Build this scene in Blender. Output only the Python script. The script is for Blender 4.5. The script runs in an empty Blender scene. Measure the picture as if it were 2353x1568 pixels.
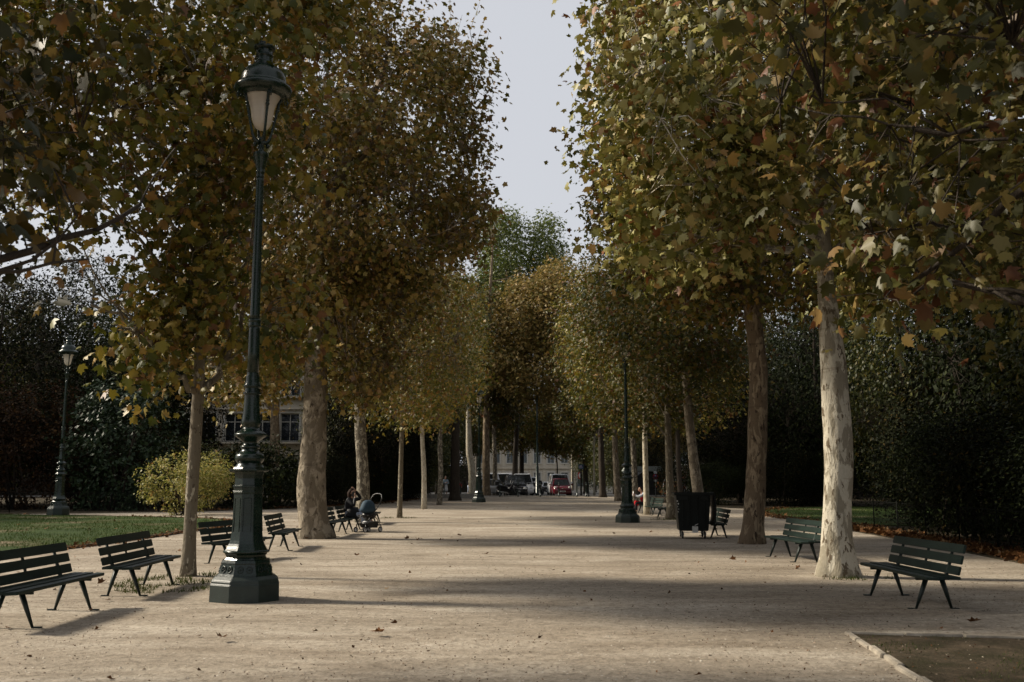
import bpy, bmesh, math, random
import numpy as np
from mathutils import Vector, Matrix, noise as mnoise

SC = bpy.context.scene
COL = SC.collection
R = math.radians

# ------------------------------------------------------------------ helpers
def link(o):
    COL.objects.link(o); return o

def tag(o, label=None, cat=None, group=None, kind=None):
    if label: o['label'] = label
    if cat: o['category'] = cat
    if group: o['group'] = group
    if kind: o['kind'] = kind
    return o

def thing(name, label, cat, loc=(0, 0, 0), rz=0.0, group=None):
    o = bpy.data.objects.new(name, None); link(o)
    o.location = loc; o.rotation_euler = (0, 0, rz); o.empty_display_size = .3
    return tag(o, label, cat, group)

def dup(o, parent=None):
    c = o.copy(); link(c)
    if parent is not None: c.parent = parent
    for ch in [q for q in o.children]:
        dup(ch, c)
    return c

def gz(y):
    return float(np.interp(y, [-60, 60, 84, 92, 150, 900], [0, 0, .25, .22, -.14, -.14]))

CAMH = 1.5; FP = 2288.; TILT = math.atan(323 / FP)
def at(px, py, Y):
    """a point on the photo's 2353 px wide frame turned into a world point at distance Y"""
    u = (px - 1176.5) / FP; v = (784. - py) / FP
    dy = math.cos(TILT) - v * math.sin(TILT); dz = math.sin(TILT) + v * math.cos(TILT)
    k = Y / dy
    return Vector((u * k, Y, CAMH + dz * k))

def gpt(px, py, z=0.0):
    u = (px - 1176.5) / FP; v = (784. - py) / FP
    dy = math.cos(TILT) - v * math.sin(TILT); dz = math.sin(TILT) + v * math.cos(TILT)
    k = (z - CAMH) / dz
    return Vector((u * k, dy * k, z))

class MB:
    """collects shapes into one mesh"""
    def __init__(s): s.v = []; s.f = []; s.m = []; s.cm = 0; s.sm = []; s.smooth = True
    def add(s, vs, fs):
        b = len(s.v); s.v.extend([tuple(q) for q in vs])
        for f in fs:
            s.f.append([b + i for i in f]); s.m.append(s.cm); s.sm.append(s.smooth)
        return s
    def tube(s, pts, rad, n=8, cap=True, jitter=None):
        pts = [Vector(p) for p in pts]
        if not hasattr(rad, '__len__'): rad = [rad] * len(pts)
        vs = []; prev = None
        for i, p in enumerate(pts):
            d = (pts[min(i + 1, len(pts) - 1)] - pts[max(i - 1, 0)])
            if d.length < 1e-9: d = Vector((0, 0, 1))
            d.normalize()
            if prev is None:
                a = Vector((1, 0, 0)) if abs(d.x) < .8 else Vector((0, 1, 0))
                u = d.cross(a).normalized()
            else:
                u = (prev - d * prev.dot(d)).normalized()
            prev = u; w = d.cross(u)
            for k in range(n):
                t = 2 * math.pi * k / n
                r = rad[i]
                if jitter: r *= jitter(i, k, t, p)
                vs.append(p + (u * math.cos(t) + w * math.sin(t)) * r)
        fs = [(i * n + k, i * n + (k + 1) % n, (i + 1) * n + (k + 1) % n, (i + 1) * n + k) for i in range(len(pts) - 1) for k in range(n)]
        if cap:
            fs.append(tuple(range(n - 1, -1, -1))); fs.append(tuple((len(pts) - 1) * n + k for k in range(n)))
        return s.add(vs, fs)
    def lathe(s, prof, n=32, c=(0, 0, 0), rot=0.0, mod=None, cap=True, oct_=False):
        """prof: list of (z, r)"""
        vs = []
        for i, (z, r) in enumerate(prof):
            for k in range(n):
                t = 2 * math.pi * k / n + rot
                q = r * (mod(z, t) if mod else 1)
                if oct_: q /= math.cos(math.pi / n)
                vs.append((c[0] + q * math.cos(t), c[1] + q * math.sin(t), c[2] + z))
        fs = [(i * n + k, i * n + (k + 1) % n, (i + 1) * n + (k + 1) % n, (i + 1) * n + k) for i in range(len(prof) - 1) for k in range(n)]
        if cap:
            fs.append(tuple(range(n - 1, -1, -1))); fs.append(tuple((len(prof) - 1) * n + k for k in range(n)))
        return s.add(vs, fs)
    def box(s, c, d, M=None, taper=None):
        x, y, z = [q / 2 for q in d]; vs = []
        for sz in (-1, 1):
            tx = taper if (taper and sz > 0) else 1
            for sx, sy in ((-1, -1), (1, -1), (1, 1), (-1, 1)):
                v = Vector((sx * x * tx, sy * y * tx, sz * z))
                if M: v = M @ v
                vs.append(v + Vector(c))
        sm = s.smooth; s.smooth = False
        s.add(vs, [(3, 2, 1, 0), (4, 5, 6, 7), (0, 1, 5, 4), (1, 2, 6, 5), (2, 3, 7, 6), (3, 0, 4, 7)])
        s.smooth = sm; return s
    def prism(s, poly, y0, y1, axis='y'):
        """poly list of (a, b); extruded from y0 to y1"""
        n = len(poly)
        def P(a, b, c):
            return (a, c, b) if axis == 'y' else ((c, a, b) if axis == 'x' else (a, b, c))
        vs = [P(a, b, y0) for a, b in poly] + [P(a, b, y1) for a, b in poly]
        fs = [tuple(range(n)), tuple(range(2 * n - 1, n - 1, -1))] + [(i, n + i, n + (i + 1) % n, (i + 1) % n) for i in range(n)]
        sm = s.smooth; s.smooth = False; s.add(vs, fs); s.smooth = sm; return s
    def ball(s, c, r, n=12, m=8, fn=None):
        vs = []; r = r if hasattr(r, '__len__') else (r, r, r)
        for i in range(m + 1):
            a = math.pi * i / m
            for k in range(n):
                t = 2 * math.pi * k / n
                d = Vector((math.sin(a) * math.cos(t), math.sin(a) * math.sin(t), math.cos(a)))
                q = Vector((d.x * r[0], d.y * r[1], d.z * r[2]))
                if fn: q = fn(q, d)
                vs.append(q + Vector(c))
        fs = [(i * n + k, (i + 1) * n + k, (i + 1) * n + (k + 1) % n, i * n + (k + 1) % n) for i in range(m) for k in range(n)]
        return s.add(vs, fs)
    def mesh(s, name, mats, bevel=0):
        me = bpy.data.meshes.new(name); me.from_pydata(s.v, [], s.f)
        me.polygons.foreach_set('use_smooth', s.sm)
        me.polygons.foreach_set('material_index', s.m)
        if not isinstance(mats, (list, tuple)): mats = [mats]
        for q in mats: me.materials.append(q)
        bm = bmesh.new(); bm.from_mesh(me)
        bmesh.ops.recalc_face_normals(bm, faces=bm.faces)
        if bevel:
            es = [e for e in bm.edges if len(e.link_faces) == 2 and e.calc_face_angle(0) > .5]
            bmesh.ops.bevel(bm, geom=es, offset=bevel, segments=2, affect='EDGES', clamp_overlap=True)
        bm.to_mesh(me); bm.free(); me.update()
        return me
    def obj(s, name, mats, parent=None, bevel=0, autosmooth=None):
        o = bpy.data.objects.new(name, s.mesh(name, mats, bevel)); link(o)
        if parent is not None: o.parent = parent
        if autosmooth:
            me = o.data; bm = bmesh.new(); bm.from_mesh(me)
            for e in bm.edges:
                if len(e.link_faces) == 2 and e.calc_face_angle(0) > autosmooth: e.smooth = False
            bm.to_mesh(me); bm.free()
        return o

def resample(pts, rad, n):
    """Catmull-Rom through pts"""
    P = [Vector(p) for p in pts]; P = [P[0] * 2 - P[1]] + P + [P[-1] * 2 - P[-2]]
    out = []; ro = []; m = len(pts) - 1
    for i in range(n + 1):
        t = i / n * m; k = min(int(t), m - 1); f = t - k
        a, b, c, d = P[k], P[k + 1], P[k + 2], P[k + 3]
        out.append(.5 * ((2 * b) + (c - a) * f + (2 * a - 5 * b + 4 * c - d) * f * f + (3 * b - a - 3 * c + d) * f ** 3))
        ro.append(rad[k] * (1 - f) + rad[k + 1] * f)
    return out, ro

# ------------------------------------------------------------------ materials
def newmat(name):
    m = bpy.data.materials.new(name); m.use_nodes = True
    nt = m.node_tree; nt.nodes.clear()
    o = nt.nodes.new('ShaderNodeOutputMaterial')
    return m, nt, o

def nd(nt, typ, **kw):
    n = nt.nodes.new(typ)
    for k, v in kw.items():
        if k[0] == '_': setattr(n, k[1:], v)
        else:
            key = k.replace('__', ' ')
            n.inputs[key].default_value = v
    return n

def ramp(nt, fac, stops, interp='LINEAR'):
    r = nt.nodes.new('ShaderNodeValToRGB'); cr = r.color_ramp; cr.interpolation = interp
    while len(cr.elements) < len(stops): cr.elements.new(.5)
    for e, (p, c) in zip(cr.elements, stops):
        e.position = p; e.color = (*c, 1) if len(c) == 3 else c
    nt.links.new(fac, r.inputs[0]); return r.outputs[0]

def coords(nt, scale=(1, 1, 1), kind='Object'):
    tc = nt.nodes.new('ShaderNodeTexCoord'); mp = nt.nodes.new('ShaderNodeMapping')
    mp.inputs['Scale'].default_value = scale
    nt.links.new(tc.outputs[kind], mp.inputs[0]); return mp.outputs[0]

def noise(nt, vec, scale, detail=4, rough=.55, dist=0):
    n = nt.nodes.new('ShaderNodeTexNoise'); nt.links.new(vec, n.inputs['Vector'])
    n.inputs['Scale'].default_value = scale; n.inputs['Detail'].default_value = detail
    n.inputs['Roughness'].default_value = rough; n.inputs['Distortion'].default_value = dist
    return n.outputs['Fac']

def mixc(nt, f, a, b, mode='MIX'):
    m = nt.nodes.new('ShaderNodeMix'); m.data_type = 'RGBA'; m.blend_type = mode
    for sock, val in ((0, f), (6, a), (7, b)):
        if isinstance(val, bpy.types.NodeSocket): nt.links.new(val, m.inputs[sock])
        elif sock == 0: m.inputs[0].default_value = val
        else: m.inputs[sock].default_value = (*val, 1)
    return m.outputs[2]

def bump(nt, h, strength, dist, prev=None):
    b = nt.nodes.new('ShaderNodeBump'); b.inputs['Strength'].default_value = strength; b.inputs['Distance'].default_value = dist
    nt.links.new(h, b.inputs['Height'])
    if prev: nt.links.new(prev, b.inputs['Normal'])
    return b.outputs[0]

def princ(nt, out, color, rough=.6, metal=0, spec=.5, normal=None, **kw):
    p = nt.nodes.new('ShaderNodeBsdfPrincipled')
    if isinstance(color, bpy.types.NodeSocket): nt.links.new(color, p.inputs['Base Color'])
    else: p.inputs['Base Color'].default_value = (*color, 1)
    if isinstance(rough, bpy.types.NodeSocket): nt.links.new(rough, p.inputs['Roughness'])
    else: p.inputs['Roughness'].default_value = rough
    p.inputs['Metallic'].default_value = metal; p.inputs['Specular IOR Level'].default_value = spec
    if normal: nt.links.new(normal, p.inputs['Normal'])
    for k, v in kw.items(): p.inputs[k.replace('__', ' ')].default_value = v
    nt.links.new(p.outputs[0], out.inputs[0]); return p

def paint(name, col, rough=.5, metal=0, spec=.5, var=.15, vs=6., bmp=0, bs=80., **kw):
    """flat coloured surface with slight wear variation"""
    m, nt, o = newmat(name); c = coords(nt)
    f = noise(nt, c, vs, 5, .6)
    a = tuple(q * (1 - var) for q in col); b = tuple(min(1, q * (1 + var)) for q in col)
    cc = ramp(nt, f, [(.3, a), (.7, b)])
    n = bump(nt, noise(nt, c, bs, 3), bmp, .01) if bmp else None
    princ(nt, o, cc, rough, metal, spec, n, **kw); return m

def leafmat(name, stops, transl=.35, rough=.5, spec=.35):
    m, nt, o = newmat(name)
    a = nt.nodes.new('ShaderNodeAttribute'); a.attribute_name = 'tint'
    col = ramp(nt, a.outputs['Fac'], stops)
    oi = nt.nodes.new('ShaderNodeObjectInfo')
    hs = nt.nodes.new('ShaderNodeHueSaturation')
    mr = nd(nt, 'ShaderNodeMapRange'); nt.links.new(oi.outputs['Random'], mr.inputs[0])
    mr.inputs[3].default_value = .74; mr.inputs[4].default_value = .96
    hs.inputs['Saturation'].default_value = 1.08
    nt.links.new(mr.outputs[0], hs.inputs['Value']); nt.links.new(col, hs.inputs['Color'])
    col = hs.outputs[0]
    p = princ(nt, o, col, rough, 0, spec)
    t = nt.nodes.new('ShaderNodeBsdfTranslucent'); nt.links.new(col, t.inputs[0])
    mx = nt.nodes.new('ShaderNodeMixShader'); mx.inputs[0].default_value = transl
    nt.links.new(p.outputs[0], mx.inputs[1]); nt.links.new(t.outputs[0], mx.inputs[2]); nt.links.new(mx.outputs[0], o.inputs[0])
    return m

def barkmat(name, base, pale, dark, sc=1., pale_amt=.5, rough_amt=.6, vstretch=.45, soft=.03):
    m, nt, o = newmat(name)
    c = coords(nt, (1, 1, vstretch))
    n1 = noise(nt, c, 4.2 * sc, 6, .62, .6)
    n2 = noise(nt, c, 9. * sc, 5, .6, .3)
    n3 = noise(nt, c, 38., 4, .7)
    f1 = ramp(nt, n1, [(pale_amt - soft, (0, 0, 0)), (pale_amt + soft, (1, 1, 1))])
    col = mixc(nt, f1, base, pale)
    f2 = ramp(nt, n2, [(.585, (0, 0, 0)), (.6 + soft, (1, 1, 1))])
    col = mixc(nt, f2, col, dark)
    # horizontal creases
    c2 = coords(nt, (.7, .7, 5))
    n4 = noise(nt, c2, 1.6, 3, .5, .8)
    f4 = ramp(nt, n4, [(.62, (0, 0, 0)), (.69, (1, 1, 1))])
    m4 = nt.nodes.new('ShaderNodeMath'); m4.operation = 'MULTIPLY'; m4.inputs[1].default_value = .45
    nt.links.new(f4, m4.inputs[0])
    col = mixc(nt, m4.outputs[0], col, dark)
    col = mixc(nt, .35, col, ramp(nt, n3, [(.3, (.45, .43, .4)), (.7, (1, 1, 1))]), 'MULTIPLY')
    h = nt.nodes.new('ShaderNodeMath'); h.operation = 'ADD'
    nt.links.new(f1, h.inputs[0]); nt.links.new(n3, h.inputs[1])
    nn = bump(nt, h.outputs[0], rough_amt, .012)
    nn = bump(nt, n2, .7, .05, nn)
    princ(nt, o, col, .85, 0, .25, nn)
    return m

M = {}
def build_materials():
    # gravel
    m, nt, o = newmat('gravel'); c = coords(nt)
    big = noise(nt, c, .22, 4, .6, .4); mid = noise(nt, coords(nt, (.5, 1.6, 1)), .8, 6, .65, .5); fine = noise(nt, c, 26, 5, .75); gr = noise(nt, c, 90, 3, .8)
    col = ramp(nt, mid, [(.3, (0.232, 0.191, 0.144)), (.5, (0.361, 0.31, 0.245)), (.68, (0.49, 0.434, 0.357))])
    col = mixc(nt, .6, col, ramp(nt, big, [(.32, (.62, .6, .57)), (.58, (1.04, 1.04, 1.04))]), 'MULTIPLY')
    col = mixc(nt, .75, col, ramp(nt, fine, [(.28, (.38, .35, .32)), (.5, (.95, .95, .95)), (.72, (1.3, 1.28, 1.25))]), 'MULTIPLY')
    vo = nt.nodes.new('ShaderNodeTexVoronoi'); nt.links.new(c, vo.inputs['Vector']); vo.inputs['Scale'].default_value = 16
    vo.inputs['Randomness'].default_value = 1
    sp = ramp(nt, vo.outputs['Distance'], [(.09, (1, 1, 1)), (.16, (0, 0, 0))])
    spn = ramp(nt, noise(nt, c, 5, 4, .7), [(.48, (0, 0, 0)), (.53, (1, 1, 1))])
    mm = nt.nodes.new('ShaderNodeMath'); mm.operation = 'MULTIPLY'; nt.links.new(sp, mm.inputs[0]); nt.links.new(spn, mm.inputs[1])
    col = mixc(nt, mm.outputs[0], col, (.12, .075, .04))
    vo2 = nt.nodes.new('ShaderNodeTexVoronoi'); nt.links.new(c, vo2.inputs['Vector']); vo2.inputs['Scale'].default_value = 7
    sp2 = ramp(nt, vo2.outputs['Distance'], [(.05, (1, 1, 1)), (.1, (0, 0, 0))]); col = mixc(nt, sp2, col, (.62, .57, .5))
    damp = ramp(nt, noise(nt, coords(nt, (.35, 1, 1)), .45, 7, .72, .8), [(.5, (0, 0, 0)), (.66, (1, 1, 1))])
    dm = nt.nodes.new('ShaderNodeMath'); dm.operation = 'MULTIPLY'; dm.inputs[1].default_value = .5; nt.links.new(damp, dm.inputs[0])
    col = mixc(nt, dm.outputs[0], col, (.25, .2, .145))
    grit = ramp(nt, noise(nt, c, 8.5, 8, .78), [(.36, (.55, .53, .5)), (.5, (1, 1, 1)), (.64, (1.22, 1.21, 1.2))])
    col = mixc(nt, .85, col, grit, 'MULTIPLY')
    n = bump(nt, gr, .5, .01); n = bump(nt, fine, .6, .03, n); n = bump(nt, mid, .5, .10, n)
    princ(nt, o, col, .92, 0, .2, n); M['gravel'] = m
    # soil under trees / litter bed
    m, nt, o = newmat('soil'); c = coords(nt); a = noise(nt, c, 2.2, 6, .7); b = noise(nt, c, 30, 4, .7)
    col = ramp(nt, a, [(.35, (.03, .028, .012)), (.5, (.055, .043, .027)), (.65, (.1, .075, .05))])
    col = mixc(nt, .7, col, ramp(nt, b, [(.3, (.5, .5, .5)), (.7, (1.2, 1.2, 1.2))]), 'MULTIPLY')
    princ(nt, o, col, .95, 0, .15, bump(nt, b, .8, .03)); M['soil'] = m
    # lawn
    m, nt, o = newmat('lawn'); c = coords(nt); a = noise(nt, c, .35, 5, .65); b = noise(nt, coords(nt, (1, 1, .3)), 22, 5, .8)
    col = ramp(nt, a, [(.3, (.025, .05, .009)), (.5, (.045, .075, .015)), (.6, (.075, .08, .026)), (.68, (.25, .2, .13))])
    col = mixc(nt, .8, col, ramp(nt, b, [(.3, (.45, .45, .45)), (.7, (1.25, 1.25, 1.2))]), 'MULTIPLY')
    princ(nt, o, col, .9, 0, .15, bump(nt, b, 1, .06)); M['lawn'] = m
    M['blade'] = leafmat('grass_blade', [(0, (.026, .048, .009)), (.6, (.052, .078, .016)), (1, (.12, .105, .045))], .25, .7, .1)
    # asphalt, kerb, stone
    M['asphalt'] = paint('asphalt', (.075, .075, .075), .9, 0, .3, .3, 1.2, .4, 60)
    M['pavement'] = paint('pavement', (.26, .25, .23), .9, 0, .3, .2, 1.0, .3, 40)
    M['kerb'] = paint('kerb_stone', (.3, .285, .26), .85, 0, .3, .25, 6, .3, 40)
    M['edging'] = paint('worn_stone_edging', (.3, .265, .215), .9, 0, .2, .35, 5, .4, 40)
    M['roadpaint'] = paint('road_paint', (.7, .7, .68), .8, 0, .3, .1)
    # leaves
    M['leaf_near'] = leafmat('plane_leaf_olive', [(0, (.065, .075, .012)), (.3, (.14, .135, .026)), (.58, (.27, .205, .048)), (.84, (.31, .185, .06)), (1, (.15, .075, .035))], 0.20)
    M['leaf_bright'] = leafmat('plane_leaf_pale', [(0, (.11, .115, .02)), (.34, (.25, .235, .065)), (.66, (.42, .37, .14)), (.9, (.42, .27, .1)), (1, (.24, .1, .04))], 0.13)
    M['leaf_brown'] = leafmat('plane_leaf_brown', [(0, (.11, .105, .02)), (.34, (.2, .16, .042)), (.64, (.35, .245, .08)), (.88, (.32, .19, .075)), (1, (.15, .085, .04))], 0.18)
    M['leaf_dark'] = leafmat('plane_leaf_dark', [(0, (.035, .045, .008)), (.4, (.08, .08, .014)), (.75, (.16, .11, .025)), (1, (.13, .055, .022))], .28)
    M['leaf_green'] = leafmat('plane_leaf_green', [(0, (.06, .07, .012)), (.4, (.13, .13, .022)), (.72, (.25, .2, .04)), (1, (.28, .15, .04))], .25)
    M['leaf_poplar'] = leafmat('tall_tree_leaf', [(0, (.07, .095, .022)), (.6, (.13, .16, .04)), (1, (.2, .21, .07))], .3)
    M['leaf_autumn'] = leafmat('autumn_leaf', [(0, (.12, .11, .03)), (.4, (.26, .19, .065)), (.8, (.36, .25, .1)), (1, (.18, .11, .045))], .3)
    M['leaf_dark_shade'] = leafmat('plane_leaf_shaded_dark', [(0, (.016, .02, .005)), (.4, (.04, .038, .008)), (.72, (.1, .07, .018)), (.93, (.16, .08, .03)), (1, (.2, .14, .05))], .25)  # leaf colour darkened to carry the shade on the near left crown
    M['leaf_olive_shade'] = leafmat('plane_leaf_shaded_olive', [(0, (.03, .034, .008)), (.35, (.085, .08, .018)), (.65, (.17, .14, .04)), (.88, (.25, .16, .06)), (1, (.14, .06, .028))], .22)  # olive toned down, shade of the near right crown put into the colour
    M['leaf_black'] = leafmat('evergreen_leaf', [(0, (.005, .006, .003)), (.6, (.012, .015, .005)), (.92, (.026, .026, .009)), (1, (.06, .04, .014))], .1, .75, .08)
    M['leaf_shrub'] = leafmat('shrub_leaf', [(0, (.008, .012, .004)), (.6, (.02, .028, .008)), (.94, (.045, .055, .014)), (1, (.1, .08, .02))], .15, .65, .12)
    M['leaf_red'] = leafmat('copper_leaf', [(0, (.018, .011, .006)), (.6, (.042, .022, .011)), (1, (.1, .055, .022))], .2, .7, .1)
    M['leaf_gloss'] = leafmat('laurel_leaf', [(0, (.015, .028, .012)), (.7, (.03, .05, .022)), (1, (.06, .08, .04))], .05, .45, .2)
    M['leaf_yellow'] = leafmat('golden_leaf', [(0, (.12, .14, .03)), (.4, (.36, .34, .09)), (.8, (.62, .55, .24)), (1, (.4, .24, .09))], .35, .5, .3)
    M['leaf_flower'] = leafmat('orange_flower', [(0, (.05, .06, .015)), (.6, (.1, .08, .02)), (.8, (.35, .11, .05)), (1, (.5, .2, .12))], .2, .6, .2)
    M['litter'] = leafmat('fallen_leaf', [(0, (.045, .025, .014)), (.5, (.13, .062, .028)), (.9, (.24, .13, .06)), (1, (.34, .24, .14))], .08, .8, .12)
    # bark
    M['bark_white'] = barkmat('bark_white', (.27, .24, .18), (.5, .46, .37), (.13, .1, .065), 1.1, .49, .5, .45, .015)
    M['bark_tan'] = barkmat('bark_tan', (.165, .135, .095), (.33, .28, .21), (.07, .052, .034), 1.0, .53, 1., .5, .04)
    M['bark_brown'] = barkmat('bark_brown', (.15, .11, .07), (.3, .235, .155), (.05, .033, .02), 1.4, .54, .9, .35, .03)
    M['bark_slim'] = barkmat('bark_slim', (.165, .14, .1), (.42, .38, .29), (.1, .08, .055), 1.8, .58, .3, .5, .012)
    M['bark_pale'] = barkmat('bark_pale', (.4, .355, .265), (.52, .47, .37), (.17, .13, .08), 1.8, .5, .5, .4, .03)
    M['bark_dark'] = barkmat('bark_dark', (.045, .035, .026), (.07, .055, .04), (.02, .016, .012), 2., .6, .9, .3, .06)
    M['bark_mottle'] = barkmat('bark_mottle', (.13, .11, .08), (.38, .34, .26), (.06, .045, .034), 2.2, .53, .6, .5, .015)
    # objects
    m, nt, o = newmat('green_iron'); c = coords(nt); f = noise(nt, c, 5, 6, .65); g = noise(nt, c, 30, 4, .6)
    col = ramp(nt, f, [(.3, (.002, .008, .005)), (.6, (.004, .015, .009)), (.8, (.01, .024, .017))])
    rr = nt.nodes.new('ShaderNodeMapRange'); nt.links.new(g, rr.inputs[0]); rr.inputs[3].default_value = .12; rr.inputs[4].default_value = .42
    princ(nt, o, col, rr.outputs[0], 0, .42, bump(nt, g, .12, .01)); M['iron'] = m
    m, nt, o = newmat('green_iron_worn'); c = coords(nt); f = noise(nt, c, 9, 6, .7); g = noise(nt, c, 45, 4, .6)
    sz = nt.nodes.new('ShaderNodeSeparateXYZ'); nt.links.new(c, sz.inputs[0])
    col = ramp(nt, f, [(.3, (.004, .01, .007)), (.62, (.009, .02, .015)), (.75, (.03, .04, .03)), (.85, (.07, .062, .045))])
    princ(nt, o, col, .5, 0, .5, bump(nt, g, .3, .01)); M['iron_worn'] = m
    m, nt, o = newmat('bench_paint'); c = coords(nt, (1, .25, 1)); f = noise(nt, c, 12, 6, .7); g = noise(nt, coords(nt, (6, .4, 6)), 14, 4, .7)
    col = ramp(nt, f, [(.35, (.004, .011, .008)), (.62, (.008, .02, .015)), (.78, (.018, .032, .025)), (.86, (.1, .1, .08))])
    princ(nt, o, col, .5, 0, .25, bump(nt, g, .35, .01)); M['bench'] = m
    M['bench_frame'] = paint('bench_frame_paint', (.005, .012, .009), .45, 0, .3, .3)
    m, nt, o = newmat('frosted_glass'); c = coords(nt, (1, 1, 40)); f = noise(nt, c, 1.2, 2)
    p = princ(nt, o, ramp(nt, f, [(.3, (.62, .57, .5)), (.7, (.72, .67, .6))]), .12, 0, .6, bump(nt, f, .1, .01))
    t = nd(nt, 'ShaderNodeBsdfTranslucent'); t.inputs[0].default_value = (.75, .7, .62, 1)
    mx = nd(nt, 'ShaderNodeMixShader'); mx.inputs[0].default_value = .5
    nt.links.new(p.outputs[0], mx.inputs[1]); nt.links.new(t.outputs[0], mx.inputs[2]); nt.links.new(mx.outputs[0], o.inputs[0]); M['globe'] = m
    M['bin'] = paint('bin_plastic', (.007, .009, .008), .55, 0, .18, .35, 3, .15, 60)
    M['rubber'] = paint('rubber', (.018, .018, .018), .8, 0, .3, .3)
    M['steel'] = paint('galvanised_steel', (.42, .42, .4), .45, .7, .5, .2)
    M['chrome'] = paint('chrome', (.6, .6, .6), .15, 1, .5, .05)
    M['white'] = paint('white_paint', (.68, .69, .7), .35, 0, .5, .05)
    M['silver'] = paint('silver_paint', (.4, .42, .44), .25, .5, .6, .05)
    M['black_car'] = paint('black_car_paint', (.012, .012, .014), .12, 0, .7, .1)
    M['grey_car'] = paint('grey_car_paint', (.07, .075, .08), .2, .3, .6, .1)
    M['red_car'] = paint('red_car_paint', (.085, .005, .011), .18, 0, .6, .1)
    M['black'] = paint('black_plastic', (.012, .012, .012), .4, 0, .4, .2)
    M['glass'] = paint('dark_glass', (.02, .024, .028), .05, 0, .9, .2)
    M['lamp_glass'] = paint('headlight_glass', (.55, .55, .52), .1, .2, .8, .1)
    M['red_light'] = paint('red_lens', (.35, .01, .01), .2, 0, .6, .1)
    M['plate'] = paint('number_plate', (.6, .6, .58), .5, 0, .4, .05)
    M['ink'] = paint('dark_lettering', (.02, .02, .03), .6, 0, .3, .1)
    m, nt, o = newmat('limestone'); c = coords(nt); f = noise(nt, c, .8, 5, .6); g = noise(nt, c, 12, 4)
    col = ramp(nt, f, [(.3, (.42, .37, .29)), (.7, (.55, .5, .41))])
    bt = nt.nodes.new('ShaderNodeTexBrick'); nt.links.new(coords(nt, (1, 1, 1)), bt.inputs[0])
    princ(nt, o, col, .9, 0, .2, bump(nt, g, .3, .02)); M['stone'] = m
    M['slate'] = paint('roof_slate', (.1, .105, .115), .6, 0, .4, .25, 4)
    M['frame'] = paint('window_frame_paint', (.5, .48, .43), .6, 0, .4, .1)
    M['curtain'] = paint('curtained_glass', (.13, .15, .16), .1, 0, .8, .6, 9)
    M['ironwork'] = paint('black_ironwork', (.007, .008, .007), .8, 0, .08, .2)
    M['skin'] = paint('skin', (.42, .25, .175), .5, 0, .4, .08)
    M['hair'] = paint('dark_hair', (.022, .011, .007), .75, 0, .1, .5, 40, .6, 120)
    M['coat'] = paint('black_quilted_coat', (.008, .009, .012), .6, 0, .25, .3, 12, .5, 14)
    M['denim'] = paint('denim_cloth', (.27, .34, .4), .9, 0, .2, .2, 20)
    M['jeans'] = paint('blue_jeans', (.35, .4, .5), .9, 0, .2, .2, 20)
    M['darkcloth'] = paint('dark_cloth', (.02, .02, .026), .9, 0, .2, .3, 20)
    M['whitecloth'] = paint('white_cloth', (.6, .6, .6), .9, 0, .2, .1, 20)
    M['redcloth'] = paint('red_cloth', (.4, .01, .015), .8, 0, .2, .2, 20)
    M['greycloth'] = paint('grey_hoodie_cloth', (.42, .45, .5), .9, 0, .2, .15, 20)
    M['navy'] = paint('navy_canopy', (.028, .056, .085), .75, 0, .3, .2, 10, .3, 200)
    M['shoe'] = paint('shoe_leather', (.06, .05, .05), .6, 0, .4, .3)
    M['bluesign'] = paint('blue_enamel', (.012, .02, .09), .3, 0, .5, .1)
    M['greenenamel'] = paint('green_enamel', (.02, .1, .06), .3, 0, .5, .1)
    M['awning'] = paint('grey_canvas', (.2, .22, .2), .8, 0, .2, .2)
    M['brownwood'] = paint('weathered_wood', (.13, .1, .07), .9, 0, .2, .3, 12, .4, 40)
    M['bag'] = paint('tan_leather_bag', (.25, .14, .06), .6, 0, .4, .2)
build_materials()

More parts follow.
